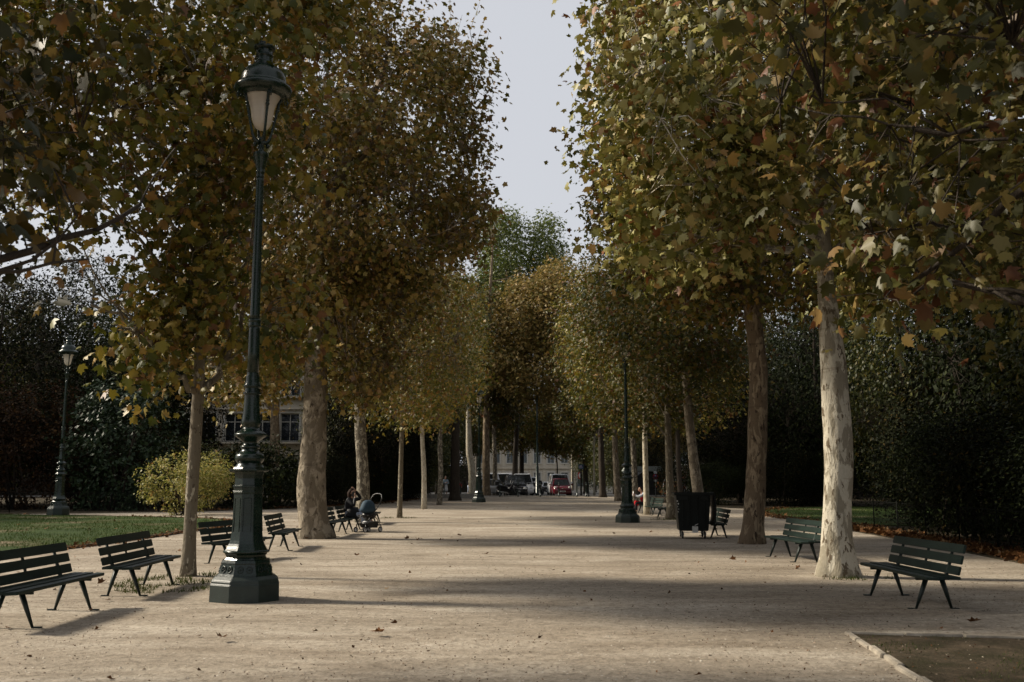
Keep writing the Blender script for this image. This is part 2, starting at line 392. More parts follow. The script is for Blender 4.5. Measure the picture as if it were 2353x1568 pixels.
# ------------------------------------------------------------------ world, sun, camera
SUN_EL, SUN_AZ = R(34), (-.976, .218)
def setup_world():
    w = bpy.data.worlds.new('World'); SC.world = w; w.use_nodes = True; nt = w.node_tree; nt.nodes.clear()
    o = nt.nodes.new('ShaderNodeOutputWorld'); bg = nt.nodes.new('ShaderNodeBackground')
    s = nt.nodes.new('ShaderNodeTexSky'); s.sky_type = 'NISHITA'; s.sun_disc = False
    s.sun_elevation = SUN_EL; s.sun_rotation = math.atan2(SUN_AZ[0], SUN_AZ[1]); s.dust_density = 4; s.air_density = 1
    # thin high cloud veils the blue sky: blend towards an even pale grey
    mx = mixc(nt, .84, s.outputs[0], (5.9, 6.0, 6.3))
    nt.links.new(mx, bg.inputs[0]); bg.inputs[1].default_value = .079
    nt.links.new(bg.outputs[0], o.inputs[0])
    l = bpy.data.lights.new('sun', 'SUN'); l.energy = 4.5; l.angle = R(6); l.color = (1, .9, .74)
    lo = bpy.data.objects.new('sun', l); link(lo)
    d = Vector((-SUN_AZ[0] * math.cos(SUN_EL), -SUN_AZ[1] * math.cos(SUN_EL), -math.sin(SUN_EL)))
    lo.rotation_euler = d.to_track_quat('-Z', 'Y').to_euler(); lo.location = (-20, 10, 25)
    c = bpy.data.cameras.new('camera'); co = bpy.data.objects.new('camera', c); link(co)
    c.sensor_width = 36; c.lens = 36 * FP / 2353; c.clip_end = 2000; c.clip_start = .05
    co.location = (0, 0, CAMH); co.rotation_euler = (R(90) + TILT, 0, 0)
    c.dof.use_dof = True; c.dof.focus_distance = 19; c.dof.aperture_fstop = 3.2
    SC.camera = co
    v = SC.view_settings; v.view_transform = 'Standard'; v.look = 'None'; v.exposure = EXPOSURE; v.gamma = 1
    try:
        SC.cycles.max_bounces = 4; SC.cycles.diffuse_bounces = 2; SC.cycles.glossy_bounces = 2
        SC.cycles.transmission_bounces = 4; SC.cycles.transparent_max_bounces = 4
    except Exception: pass
EXPOSURE = 0.6
setup_world()

# ------------------------------------------------------------------ ground
def in_poly(x, y, poly):
    c = False; n = len(poly)
    for i in range(n):
        x1, y1 = poly[i]; x2, y2 = poly[(i + 1) % n]
        if (y1 > y) != (y2 > y) and x < (x2 - x1) * (y - y1) / (y2 - y1) + x1: c = not c
    return c

def gnoise(x, y):
    if y > 60: return 0
    return .022 * mnoise.noise(Vector((x * .22, y * .22, 0))) + .008 * mnoise.noise(Vector((x * .9, y * .9, 3)))

def ground_sheet():
    xs = sorted(set([-700, -300, -150, -90, -60, -45, -35, -30, -27, 27, 30, 35, 45, 60, 90, 150, 300, 700] + [round(-24 + i * .5, 2) for i in range(97)]))
    ys = sorted(set([-60, -20, 0, 3] + [round(5 + i * .5, 2) for i in range(111)] + list(range(62, 100, 2)) + [110, 120, 130, 140, 150, 170, 200, 300, 500, 900]))
    v = [(x, y, gz(y) + gnoise(x, y)) for y in ys for x in xs]; nx = len(xs)
    f = [(j * nx + i, j * nx + i + 1, (j + 1) * nx + i + 1, (j + 1) * nx + i) for j in range(len(ys) - 1) for i in range(nx - 1)]
    me = bpy.data.meshes.new('ground'); me.from_pydata(v, [], f); me.materials.append(M['gravel'])
    me.polygons.foreach_set('use_smooth', [True] * len(f))
    o = link(bpy.data.objects.new('ground', me)); tag(o, kind='structure')
ground_sheet()

def sheet(name, poly, mat, h, th=.0, kind='structure', step=None):
    """flat patch laid on the ground, cut as a fine grid inside poly"""
    xs = [p[0] for p in poly]; ys = [p[1] for p in poly]
    bm = bmesh.new()
    vs = [bm.verts.new((x, y, 0)) for x, y in poly]; bm.faces.new(vs)
    st = step or 1.0
    for k in range(int(min(ys) / st), int(max(ys) / st) + 1):
        bmesh.ops.bisect_plane(bm, geom=bm.verts[:] + bm.edges[:] + bm.faces[:], plane_co=(0, k * st + .01, 0), plane_no=(0, 1, 0))
    for k in range(int(min(xs) / st) - 1, int(max(xs) / st) + 1):
        bmesh.ops.bisect_plane(bm, geom=bm.verts[:] + bm.edges[:] + bm.faces[:], plane_co=(k * st + .01, 0, 0), plane_no=(1, 0, 0))
    for v in bm.verts: v.co.z = gz(v.co.y) + gnoise(v.co.x, v.co.y) + h
    if th:
        be = [e for e in bm.edges if e.is_boundary]
        r = bmesh.ops.extrude_edge_only(bm, edges=be)
        for g in r['geom']:
            if isinstance(g, bmesh.types.BMVert): g.co.z -= th
    bmesh.ops.recalc_face_normals(bm, faces=bm.faces)
    if sum(f.normal.z for f in bm.faces) < 0: bmesh.ops.reverse_faces(bm, faces=bm.faces)
    me = bpy.data.meshes.new(name); bm.to_mesh(me); bm.free(); me.materials.append(mat)
    o = link(bpy.data.objects.new(name, me)); tag(o, kind=kind); return o

LAWN_L = [(-40, 14), (-15, 15.5), (-11.6, 18.2), (-10.2, 20.5), (-9.9, 24), (-9.7, 28), (-9.6, 32), (-10, 36.5), (-11.2, 39.5), (-13, 41), (-16, 42.5), (-20, 44.5), (-24, 46), (-34, 47)]
LAWN_R = [(11.3, 34), (11.0, 38), (11.1, 45), (12.5, 52), (15.5, 57), (24, 60), (26, 34)]
PATCH = [(3.33, 10.2), (3.16, 8.4), (2.98, 6.2), (8.6, 6.0), (8.8, 9.1), (4.9, 9.85)]
BED_R = [(9.6, 12), (9.3, 18), (9.9, 24), (10.4, 31), (10.9, 33.8), (26, 33.8), (26, 12)]
BED_L = [(-75, 47.3), (-34, 47.3), (-24, 46.6), (-16, 50.5), (-12, 57), (-8, 75), (-8, 83.6), (-75, 83.6)]
BED_R2 = [(13, 57), (9.5, 70), (9, 80), (9, 84), (60, 84), (60, 61), (24, 60.5), (15.5, 58)]
sheet('lawn', LAWN_L, M['lawn'], .05, .08)
sheet('lawn', LAWN_R, M['lawn'], .05, .08)
sheet('soil_patch', PATCH, M['soil'], .006)
sheet('planting_bed', BED_R, M['soil'], .02, .05)
sheet('planting_bed', BED_L, M['soil'], .02, .05)
sheet('planting_bed', BED_R2, M['soil'], .02, .05)
sheet('street', [(-90, 84.4), (90, 84.4), (90, 160), (-90, 160)], M['asphalt'], .03, .0, step=4)
sheet('pavement', [(-90, 160), (90, 160), (90, 175), (-90, 175)], M['pavement'], .13, .1, step=6)

def kerb(name, pts, w, h, mat, up=0.0, label=None, cat=None, seg=.8, rough=.01, seed=1):
    rnd = random.Random(seed); mb = MB(); mb.smooth = False
    for a, b in zip(pts[:-1], pts[1:]):
        a = Vector((*a, 0)); b = Vector((*b, 0)); L = (b - a).length; n = max(1, int(L / seg)); d = (b - a).normalized()
        ang = math.atan2(d.y, d.x)
        for i in range(n):
            c = a + d * (L * (i + .5) / n)
            Mx = Matrix.Rotation(ang + rnd.uniform(-rough, rough), 4, 'Z')
            mb.box((c.x + rnd.uniform(-rough, rough) * .5, c.y, gz(c.y) + gnoise(c.x, c.y) + up + rnd.uniform(-rough, rough) * .3), (L / n - .008, w * (1 + rnd.uniform(-2, 2) * rough), h), Mx)
    o = mb.obj(name, mat, bevel=.008); tag(o, kind='structure'); return o
kerb('kerb', [(-90, 84.2), (90, 84.2)], .25, .12, M['kerb'], .03, seg=6)
kerb('stone_edging', [PATCH[2], PATCH[1], PATCH[0], PATCH[5], PATCH[4]], .06, .045, M['edging'], .008, seg=.45, rough=.03)
kerb('lawn_edging', LAWN_L[1:12], .05, .10, M['brownwood'], .02, seg=1.3, rough=.02)
kerb('lawn_edging', LAWN_R[:5], .05, .10, M['brownwood'], .02, seg=1.3, rough=.02)

# ------------------------------------------------------------------ leaves
def tmpl_lobed():
    right = [(0, .04), (.38, -.07), (.37, .2), (.62, .44), (.34, .6), (0, 1.02)]
    V = []
    for x, y in right: V.append((x, y, -.42 * abs(x) - .3 * y * y + (.1 if (x, y) == (.34, .6) else 0)))
    V += [(-x, y, z) for x, y, z in V[1:5]]
    return np.array(V), [[0, 1, 2, 3, 4, 5], [5, 9, 8, 7, 6, 0][::1]]
def tmpl_mid():
    right = [(0, 0), (.46, .32), (.18, .55), (0, 1)]
    V = [(x, y, -.3 * x - .14 * y * y) for x, y in right]; V += [(-x, y, z) for x, y, z in V[1:3]]
    return np.array(V), [[0, 1, 2, 3], [3, 5, 4, 0]]
def tmpl_small():
    V = [(0, 0, 0), (.33, .5, -.1), (0, 1, -.08), (-.33, .5, -.1)]
    return np.array(V), [[0, 1, 2, 3]]
def tmpl_blade():
    V = [(-.06, 0, 0), (.06, 0, 0), (.0, 1, .25)]
    return np.array(V), [[0, 1, 2]]
def tmpl_full():
    right = [(0, .05), (.2, -.07), (.45, -.01), (.37, .13), (.56, .27), (.68, .5), (.45, .48), (.33, .56), (.36, .74), (.16, .8), (0, 1.06)]
    V = [(x, y, -.45 * abs(x) ** 1.3 - .32 * y * y + (.07 if x in (.37, .33) else 0)) for x, y in right]; n = len(right)
    V += [(-x, y, z) for x, y, z in V[1:-1]]
    return np.array(V), [list(range(n)), [n - 1] + list(range(2 * n - 3, n - 1, -1)) + [0]]
T_F = tmpl_full()
T_L, T_M, T_S, T_B = tmpl_lobed(), tmpl_mid(), tmpl_small(), tmpl_blade()

def norm(a): return a / np.maximum(1e-9, np.linalg.norm(a, axis=1, keepdims=True))

def leaf_mesh(name, pos, nrm, dr, size, tint, tmpl, mat):
    V, F = tmpl; n = len(pos); k = len(V)
    nrm = norm(nrm); side = norm(np.cross(dr, nrm)); fw = np.cross(nrm, side)
    wd = np.random.default_rng(n).uniform(.5, 1.08, (n, 1, 1))
    P = pos[:, None, :] + size[:, None, None] * (wd * V[None, :, 0:1] * side[:, None, :] + V[None, :, 1:2] * fw[:, None, :] + V[None, :, 2:3] * nrm[:, None, :])
    P = P.reshape(-1, 3)
    lens = np.array([len(f) for f in F]); flat = np.concatenate([np.array(f) for f in F])
    loops = (np.arange(n)[:, None] * k + flat[None, :]).ravel()
    L = np.tile(lens, n); starts = np.concatenate([[0], np.cumsum(L)[:-1]])
    me = bpy.data.meshes.new(name)
    me.vertices.add(len(P)); me.vertices.foreach_set('co', P.ravel().astype(np.float32))
    me.loops.add(len(loops)); me.loops.foreach_set('vertex_index', loops.astype(np.int32))
    me.polygons.add(len(L)); me.polygons.foreach_set('loop_start', starts.astype(np.int32))
    try: me.polygons.foreach_set('loop_total', L.astype(np.int32))
    except Exception: pass
    a = me.attributes.new('tint', 'FLOAT', 'FACE'); a.data.foreach_set('value', np.repeat(tint, len(F)).astype(np.float32))
    me.materials.append(mat); me.update(); me.validate()
    return me

def leaves_at(rng, centers, per, spread, size, out_dir=None, up=.7, droop=.5, outw=.5):
    """random leaves around cluster centres; returns arrays"""
    n = len(centers) * per
    c = np.repeat(centers, per, axis=0)
    pos = c + rng.normal(0, 1, (n, 3)) * spread * np.array([1, 1, .8])
    nr = rng.normal(0, .65, (n, 3)) + np.array([0, 0, up])
    od = np.repeat(out_dir, per, axis=0) if out_dir is not None else np.zeros((n, 3))
    nr = nr + od * outw
    dr = rng.normal(0, .7, (n, 3)) + od * .5 + np.array([0, 0, -droop])
    sz = size * rng.uniform(.55, 1.2, n)
    # clusters share a drift of hue
    ct = rng.normal(0, .16, len(centers)); tint = np.clip(np.repeat(ct, per) + rng.normal(.4, .29, n), 0, 1)
    return pos, nr, dr, sz, tint

def sample_boxes(rng, boxes, n, shell=.6, gap=.0, gs=.5, seed=0):
    """points inside rounded boxes (cx,cy,cz,ax,ay,az,p)"""
    out = []; od = []
    vol = np.array([b[3] * b[4] * b[5] for b in boxes]); vol = vol ** .8; vol = vol / vol.sum()
    while len(out) < n:
        b = boxes[rng.choice(len(boxes), p=vol)]
        q = rng.uniform(-1, 1, 3); p = b[6] if len(b) > 6 else 3
        r = (abs(q) ** p).sum() ** (1 / p)
        if r > 1: continue
        if rng.random() < shell and r < .72: continue
        P = np.array(b[:3]) + q * np.array(b[3:6])
        if gap > 0:
            g = mnoise.noise(Vector(P * gs) + Vector((seed * 7.3, 0, 0)))
            if g < -0.25 + gap and rng.random() < .85: continue
        g2 = mnoise.noise(Vector(P * .9) + Vector((0, seed * 3.1, 5)))
        P = P + q * g2 * .5
        out.append(P); od.append(q / (np.linalg.norm(q) + 1e-6))
    return np.array(out), np.array(od)

def make_tree(name, label, cat, base, trunk, bark, boxes, leafm, leafsize=.17, nclust=900, per=14, spread=.3, tmpl=T_L,
              limbs=(), nlimb=9, seed=1, flare=1.7, sides=28, twigs=True, shell=.55, gap=.1, rs=1., shoots=0, group=None, tint_shift=0., twig_r=.009, extra=None, knots=0.0, attach_low=None):
    """base (x,y); trunk list of (x,y,z,r) in world; boxes in world coords"""
    bx, by = base; bz = gz(by); rng = np.random.default_rng(seed); rnd = random.Random(seed)
    root = thing(name, label, cat, (bx, by, bz), 0, group)
    off = Vector((bx, by, bz))
    # ---- trunk
    pts = [Vector(t[:3]) - off for t in trunk]; rad = [t[3] * rs for t in trunk]
    H = pts[-1].z
    nseg = max(24, int(H * 6)) if sides > 16 else max(12, int(H * 2))
    P, Rr = resample(pts, rad, nseg)
    P[0].z -= .15
    ph = rnd.uniform(0, 6)
    def jit(i, k, t, p):
        z = max(0, p.z); fl = math.exp(-z / (.13 * flare))
        lob = .22 * math.sin(5 * t + ph) + .12 * math.sin(8 * t + 2 * ph)
        nz = mnoise.noise(Vector((math.cos(t) * 1.3, math.sin(t) * 1.3, p.z * 1.1 + seed)))
        n2 = mnoise.noise(Vector((math.cos(t) * 3.4, math.sin(t) * 3.4, p.z * 4 + seed)))
        n3 = mnoise.noise(Vector((math.cos(t) * .8, math.sin(t) * .8, p.z * 9 + seed)))
        return 1 + fl * (flare - 1) * (1 + lob) + .09 * nz + (.035 + knots) * n2 + (.02 + knots * .5) * n3
    mb = MB(); mb.tube(P, Rr, sides, True, jit)
    # ---- limbs
    face_x = min((b[0] - b[3] if b[0] > 0 else b[0] + b[3] for b in boxes), key=abs) + (.3 if bx > 0 else -.3)
    if abs(bx) < 4.5 or by > 75: face_x = 0.0
    skel = [p.copy() for p in P if p.z > H * .35]
    def limb(pl, r0, r1, sub=3, tocrown=True):
        LP, LR = resample(pl, [r0 + (r1 - r0) * i / (len(pl) - 1) for i in range(len(pl))], 4 * (len(pl) - 1))
        for i in range(1, len(LP)): LP[i] = LP[i] + Vector((rnd.uniform(-1, 1), rnd.uniform(-1, 1), rnd.uniform(-1, 1))) * .06
        mb.tube(LP, LR, 8 if r0 > .05 else 6)
        if tocrown: skel.extend(LP[1:])
        for s in range(sub):
            i = rnd.randint(len(LP) // 3, len(LP) - 1); st = LP[i]; r = LR[i] * .6
            d = (LP[min(i + 1, len(LP) - 1)] - LP[i - 1]).normalized() + Vector((rnd.uniform(-.9, .9), rnd.uniform(-.9, .9), rnd.uniform(-.3, .8)))
            d.normalize(); L = rnd.uniform(.9, 1.9)
            tip = st + d * L + off
            if abs(tip.x) < abs(face_x) and tip.x * face_x > 0: continue
            q = [st, st + d * L * .5 + Vector((0, 0, rnd.uniform(-.1, .2))), st + d * L + Vector((0, 0, rnd.uniform(-.1, .35)))]
            QP, QR = resample(q, [r, r * .7, max(.008, r * .3)], 6)
            for i2 in range(1, len(QP)): QP[i2] = QP[i2] + Vector((rnd.uniform(-1, 1), rnd.uniform(-1, 1), rnd.uniform(-1, 1))) * .04
            mb.tube(QP, QR, 5); skel.extend(QP[1:])
    for L in limbs:
        limb([Vector(q) - off for q in L[0]], L[1], L[2], L[3] if len(L) > 3 else 3)
    cpts, cdir = sample_boxes(rng, boxes, nclust, shell, gap, .6, seed)
    for i in range(nlimb):
        tgt = Vector(cpts[rnd.randrange(len(cpts))]) - off
        zs = min(tgt.z - .8, H * .95); zs = max(zs - rnd.uniform(0, 1.5), H * .38)
        if attach_low: zs = max(zs, attach_low)
        st = min(P, key=lambda p: abs(p.z - zs)); j = P.index(st); r0 = max(.03, Rr[j] * .45)
        mid = st.lerp(tgt, .5) + Vector((0, 0, rnd.uniform(-.1, .7)))
        limb([st, st.lerp(mid, .5) + Vector((0, 0, .1)), mid, st.lerp(tgt, .93)], r0, .02, 3)
    t_obj = mb.obj('trunk', bark, root)
    # ---- twigs
    S = np.array([tuple(s) for s in skel]); loc = cpts - np.array(off)
    if twigs:
        tw = MB(); has = []
        for ci, c in enumerate(loc):
            d2 = ((S - c) ** 2).sum(1); j = int(d2.argmin()); a = Vector(S[j]); b = Vector(c)
            L = (b - a).length
            if L < .15 or L > 1.5: continue
            has.append(ci)
            m = a.lerp(b, .55) + Vector((rnd.uniform(-.12, .12), rnd.uniform(-.12, .12), rnd.uniform(-.02, .18))) * min(1, L)
            r = min(.03, twig_r * (1 + L * .45))
            tw.tube([a, m, b], [r, r * .7, r * .35], 3, False)
    pos, nr, dr, sz, ti = leaves_at(rng, loc, per, spread, leafsize, cdir)
    if shoots:
        hs = np.zeros(len(loc), bool); hs[has if twigs else slice(None)] = True
        ok = np.where(hs & ((cdir[:, 2] > .4) | (np.abs(cdir[:, 0]) > .8)))[0]; sel = rng.choice(ok, min(shoots, len(ok)), replace=False)
        pp = []
        for i in sel:
            p = loc[i]; v = cdir[i] * .25 + np.array([rng.normal(0, .12), rng.normal(0, .12), 1.]); Ls = rng.uniform(.5, 1.1)
            for j in range(9): pp.append(p + v * (Ls * j / 9) + rng.normal(0, .02, 3))
            if twigs: tw.tube([p, p + v * Ls * .5, p + v * Ls], [.006, .005, .003], 3, False)
        pp = np.array(pp)
        a = leaves_at(rng, pp, 1, .05, leafsize * .85, None, up=.3)
        pos, nr, dr, sz, ti = [np.concatenate([u, w]) for u, w in zip((pos, nr, dr, sz, ti), a)]
    if twigs: tw.obj('branches', bark, root)
    ti = np.clip(ti + tint_shift, 0, 1)
    me = leaf_mesh('crown', pos, nr, dr, sz, ti, tmpl, leafm)
    c = link(bpy.data.objects.new('crown', me)); c.parent = root
    return root

def trunk_px(base, pxs, Y):
    """pxs: list of (px, py, radius_m)"""
    out = []
    for i, (px, py, r) in enumerate(pxs):
        p = at(px, py, Y); out.append((p.x, p.y, p.z, r))
    out[0] = (base[0], base[1], gz(base[1]), out[0][3])
    return out

def span(x0, x1, y0, y1, z0, z1, p=3.):
    return ((x0 + x1) / 2, (y0 + y1) / 2, (z0 + z1) / 2, (x1 - x0) / 2, (y1 - y0) / 2, (z1 - z0) / 2, p)

Q = 1.0
G_ALLEY = 'plane trees lining the gravel alley'
def plant_alley():
    # near trees whose trunks stand outside the frame
    b = (-5.6, 6.4)
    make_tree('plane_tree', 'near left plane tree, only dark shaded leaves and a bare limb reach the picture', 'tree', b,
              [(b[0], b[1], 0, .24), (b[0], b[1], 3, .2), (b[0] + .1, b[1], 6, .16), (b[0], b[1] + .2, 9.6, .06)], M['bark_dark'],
              [span(-10.5, -2.5, 3.2, 10.0, 3.9, 11.5, 2.8), span(-9, -3.6, 5.5, 9.8, 3.1, 5, 2.5)], M['leaf_dark_shade'], .16, 1250, 12, .3, T_F,
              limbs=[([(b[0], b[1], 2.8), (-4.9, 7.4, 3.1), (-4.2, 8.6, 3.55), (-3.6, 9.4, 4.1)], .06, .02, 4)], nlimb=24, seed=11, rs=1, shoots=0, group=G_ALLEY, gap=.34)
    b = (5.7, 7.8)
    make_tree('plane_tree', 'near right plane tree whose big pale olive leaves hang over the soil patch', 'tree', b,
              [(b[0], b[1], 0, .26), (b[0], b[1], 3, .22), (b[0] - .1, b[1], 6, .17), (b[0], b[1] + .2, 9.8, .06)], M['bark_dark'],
              [span(1.95, 10.5, 4.2, 11.8, 3.9, 11.2, 2.8), span(3.0, 8.5, 6.0, 11.5, 2.9, 5, 2.3)], M['leaf_olive_shade'], .152, 1500, 12, .3, T_F,
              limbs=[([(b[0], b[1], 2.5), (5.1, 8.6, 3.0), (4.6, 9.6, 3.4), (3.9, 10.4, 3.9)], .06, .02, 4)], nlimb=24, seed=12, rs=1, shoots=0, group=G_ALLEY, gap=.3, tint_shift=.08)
    # L1
    b = (-5.19, 16.3); tp = trunk_px(b, [(430, 1325, .142), (443, 1100, .125), (456, 900, .12), (460, 760, .1), (466, 620, .085), (470, 420, .07), (480, 250, .05), (500, 40, .03)], 16.3)
    def A(px, py, Y=16.3): return tuple(at(px, py, Y))
    lm = [([A(452, 905), A(415, 872, 16.0), A(365, 828, 15.6), A(325, 770, 15.2), A(285, 735, 15), A(200, 705, 15)], .06, .018, 4),
          ([A(460, 905), A(500, 865, 16.5), A(530, 800, 16.6), A(552, 730, 16.7), A(590, 640, 16.8)], .065, .02, 4),
          ([A(462, 760), A(520, 700, 16.6), A(560, 600, 17), A(590, 430, 17)], .045, .02, 4),
          ([A(462, 740), A(410, 660, 16), A(330, 560, 15.6), A(250, 480, 15.4)], .045, .015, 4),
          ([A(466, 620), A(540, 520, 17), A(640, 420, 17.5)], .04, .015, 3)]
    make_tree('plane_tree', 'slender grey plane tree with low forking limbs beside the second bench on the left', 'tree', b, tp, M['bark_slim'],
              [span(-9.7, -2.7, 12.6, 17.5, 5.2, 12.4, 2.8), span(-6.0, -5.2, 14.4, 17.2, 2.8, 5.2, 2.2), span(-5.2, -3.2, 14.6, 17.4, 3.5, 5.6, 2.2)], M['leaf_near'], .155, 1500, 14, .29, T_F, limbs=lm, nlimb=10, seed=3, rs=0.78, shoots=120, flare=1.35, group=G_ALLEY, gap=.32, attach_low=4.0)
    # L2
    b = (-5.25, 27.1); Y = 27.1
    def A(px, py, Y=27.1): return tuple(at(px, py, Y))
    tp = trunk_px(b, [(722, 1238, .43), (716, 1130, .41), (722, 1000, .355), (728, 850, .33), (736, 700, .25), (740, 560, .22), (745, 470, .2), (785, 400, .19), (812, 330, .14), (860, 210, .1), (900, 110, .05)], Y)
    lm = [([A(745, 480), A(700, 450, 27.4), A(640, 440, 28), A(560, 420, 28)], .11, .03, 4),
          ([A(790, 395), A(770, 330, 27.5), A(740, 250, 28), A(700, 150, 28)], .12, .03, 4),
          ([A(745, 500), A(820, 470, 26.6), A(900, 430, 26.2), A(990, 395, 26)], .09, .03, 5),
          ([A(812, 380), A(870, 300, 27), A(900, 240, 27), A(985, 195, 27)], .09, .03, 5),
          ([A(740, 640), A(840, 590, 26.4), A(930, 560, 25.6), A(1010, 560, 25.2)], .07, .03, 5),
          ([A(738, 800), A(800, 840, 27), A(860, 800, 27)], .06, .02, 3),
          ([A(733, 850), A(690, 835, 27), A(640, 826, 27), A(560, 850, 27)], .06, .02, 3)]
    make_tree('plane_tree', 'massive plane tree with swollen flared base between left benches, ochre crown against the sky', 'tree', b, tp, M['bark_tan'],
              [span(-9.6, -.75, 23.2, 30.8, 6.2, 15.1, 3.6), span(-8.6, -2.0, 24.5, 30.5, 5.5, 7.5, 2.3), span(-4.9, -3.2, 25, 29, 3.6, 5.5, 2.0), span(-8.8, -6.2, 25, 30, 3.4, 6, 2.0)], M['leaf_brown'], .15, 3500, 14, .3, T_L, limbs=lm, nlimb=12, seed=4, rs=0.93, shoots=420, flare=1.5, group=G_ALLEY, gap=.28, knots=.03, attach_low=6)
    # L3
    b = (-5.55, 37.6); tp = trunk_px(b, [(837, 1200, .28), (834, 1100, .245), (827, 950, .21), (826, 780, .18), (832, 600, .15), (842, 480, .12), (850, 330, .06)], 37.6)
    make_tree('plane_tree', 'plane tree with flaking mottled bark rising behind the seated woman', 'tree', b, tp, M['bark_mottle'],
              [span(-9.5, -1.3, 33.8, 41.5, 5.2, 15.2, 2.6), span(-4.9, -1.8, 36, 41, 3.5, 7, 2.1)], M['leaf_near'], .18, 1500, 13, .35, T_M, nlimb=9, seed=5, rs=0.95, shoots=150, flare=1.3, group=G_ALLEY, tint_shift=.1)
    # L4..L7
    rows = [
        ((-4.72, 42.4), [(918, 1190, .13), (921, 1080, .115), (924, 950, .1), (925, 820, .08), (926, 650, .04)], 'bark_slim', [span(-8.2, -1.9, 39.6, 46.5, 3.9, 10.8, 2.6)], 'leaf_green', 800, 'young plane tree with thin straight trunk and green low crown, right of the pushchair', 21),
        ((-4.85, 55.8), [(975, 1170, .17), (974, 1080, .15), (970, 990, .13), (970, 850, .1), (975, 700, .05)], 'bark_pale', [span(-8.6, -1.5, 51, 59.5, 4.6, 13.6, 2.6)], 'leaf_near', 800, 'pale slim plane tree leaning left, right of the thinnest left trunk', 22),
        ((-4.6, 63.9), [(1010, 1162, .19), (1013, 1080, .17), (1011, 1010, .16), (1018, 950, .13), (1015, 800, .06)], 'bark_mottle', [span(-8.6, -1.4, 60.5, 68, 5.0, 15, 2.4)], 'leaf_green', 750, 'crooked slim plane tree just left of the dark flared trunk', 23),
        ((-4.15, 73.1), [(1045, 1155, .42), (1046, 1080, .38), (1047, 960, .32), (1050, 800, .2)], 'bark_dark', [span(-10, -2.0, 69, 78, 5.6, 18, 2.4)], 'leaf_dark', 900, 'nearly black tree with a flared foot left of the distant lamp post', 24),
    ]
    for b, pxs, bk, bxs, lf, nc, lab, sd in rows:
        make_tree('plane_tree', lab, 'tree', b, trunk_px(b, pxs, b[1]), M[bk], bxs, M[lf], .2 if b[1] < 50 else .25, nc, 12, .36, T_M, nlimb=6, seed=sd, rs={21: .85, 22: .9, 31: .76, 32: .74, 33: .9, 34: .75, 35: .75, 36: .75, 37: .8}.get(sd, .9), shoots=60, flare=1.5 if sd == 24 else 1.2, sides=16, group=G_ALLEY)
    # R1
    b = (5.2, 16.3); tp = trunk_px(b, [(1925, 1325, .3), (1922, 1200, .275), (1926, 1050, .27), (1918, 900, .262), (1908, 760, .21), (1898, 660, .17), (1890, 540, .15), (1882, 400, .14), (1875, 250, .1), (1870, 60, .05)], 16.3)
    def A(px, py, Y=16.3): return tuple(at(px, py, Y))
    lm = [([A(1893, 560), A(1830, 510, 16), A(1700, 440, 15.6), A(1560, 420, 15.2)], .06, .02, 5),
          ([A(1890, 500), A(1960, 430, 16.5), A(2080, 330, 16.5)], .06, .02, 4),
          ([A(1884, 400), A(1780, 300, 15.4), A(1600, 220, 15), A(1480, 160, 15)], .06, .02, 5),
          ([A(1878, 280), A(1960, 200, 17), A(2100, 100, 17)], .05, .02, 4)]
    make_tree('plane_tree', 'white barked plane tree, pale trunk lit from the left, beside the nearest right bench', 'tree', b, tp, M['bark_white'],
              [span(1.3, 9.6, 12.6, 20.2, 5.6, 14.5, 3.2), span(1.6, 4.2, 13, 18, 4.9, 7, 2.4), span(5.6, 9.3, 13.5, 20, 4.2, 7, 2.3)], M['leaf_bright'], .148, 3100, 14, .3, T_F, limbs=lm, nlimb=8, seed=6, rs=0.84, shoots=260, flare=1.55, group=G_ALLEY, gap=.24, attach_low=5.2)
    # R2
    b = (5.86, 24.8); tp = trunk_px(b, [(1730, 1250, .27), (1736, 1120, .235), (1741, 960, .225), (1742, 850, .22), (1730, 730, .2), (1712, 640, .15), (1700, 540, .13), (1695, 420, .11), (1700, 260, .06)], 24.8)
    def A(px, py, Y=24.8): return tuple(at(px, py, Y))
    lm = [([A(1742, 760), A(1738, 660), A(1760, 560, 25), A(1790, 430, 25), A(1800, 250, 25)], .14, .05, 4),
          ([A(1712, 640), A(1640, 560, 24.4), A(1560, 480, 24), A(1480, 430, 24)], .07, .02, 4),
          ([A(1755, 700), A(1820, 610, 25.4), A(1900, 540, 26)], .06, .02, 4)]
    make_tree('plane_tree', 'brown barked plane tree forking into two stems, right of the wheeled bin', 'tree', b, tp, M['bark_brown'],
              [span(1.95, 10, 21.4, 29.6, 6.8, 15.2, 3.), span(2.8, 9.6, 22.5, 29, 5.7, 8, 2.3)], M['leaf_near'], .165, 2200, 13, .33, T_L, limbs=lm, nlimb=9, seed=7, rs=1.03, shoots=120, flare=1.35, group=G_ALLEY, gap=.28, knots=.015, attach_low=6)
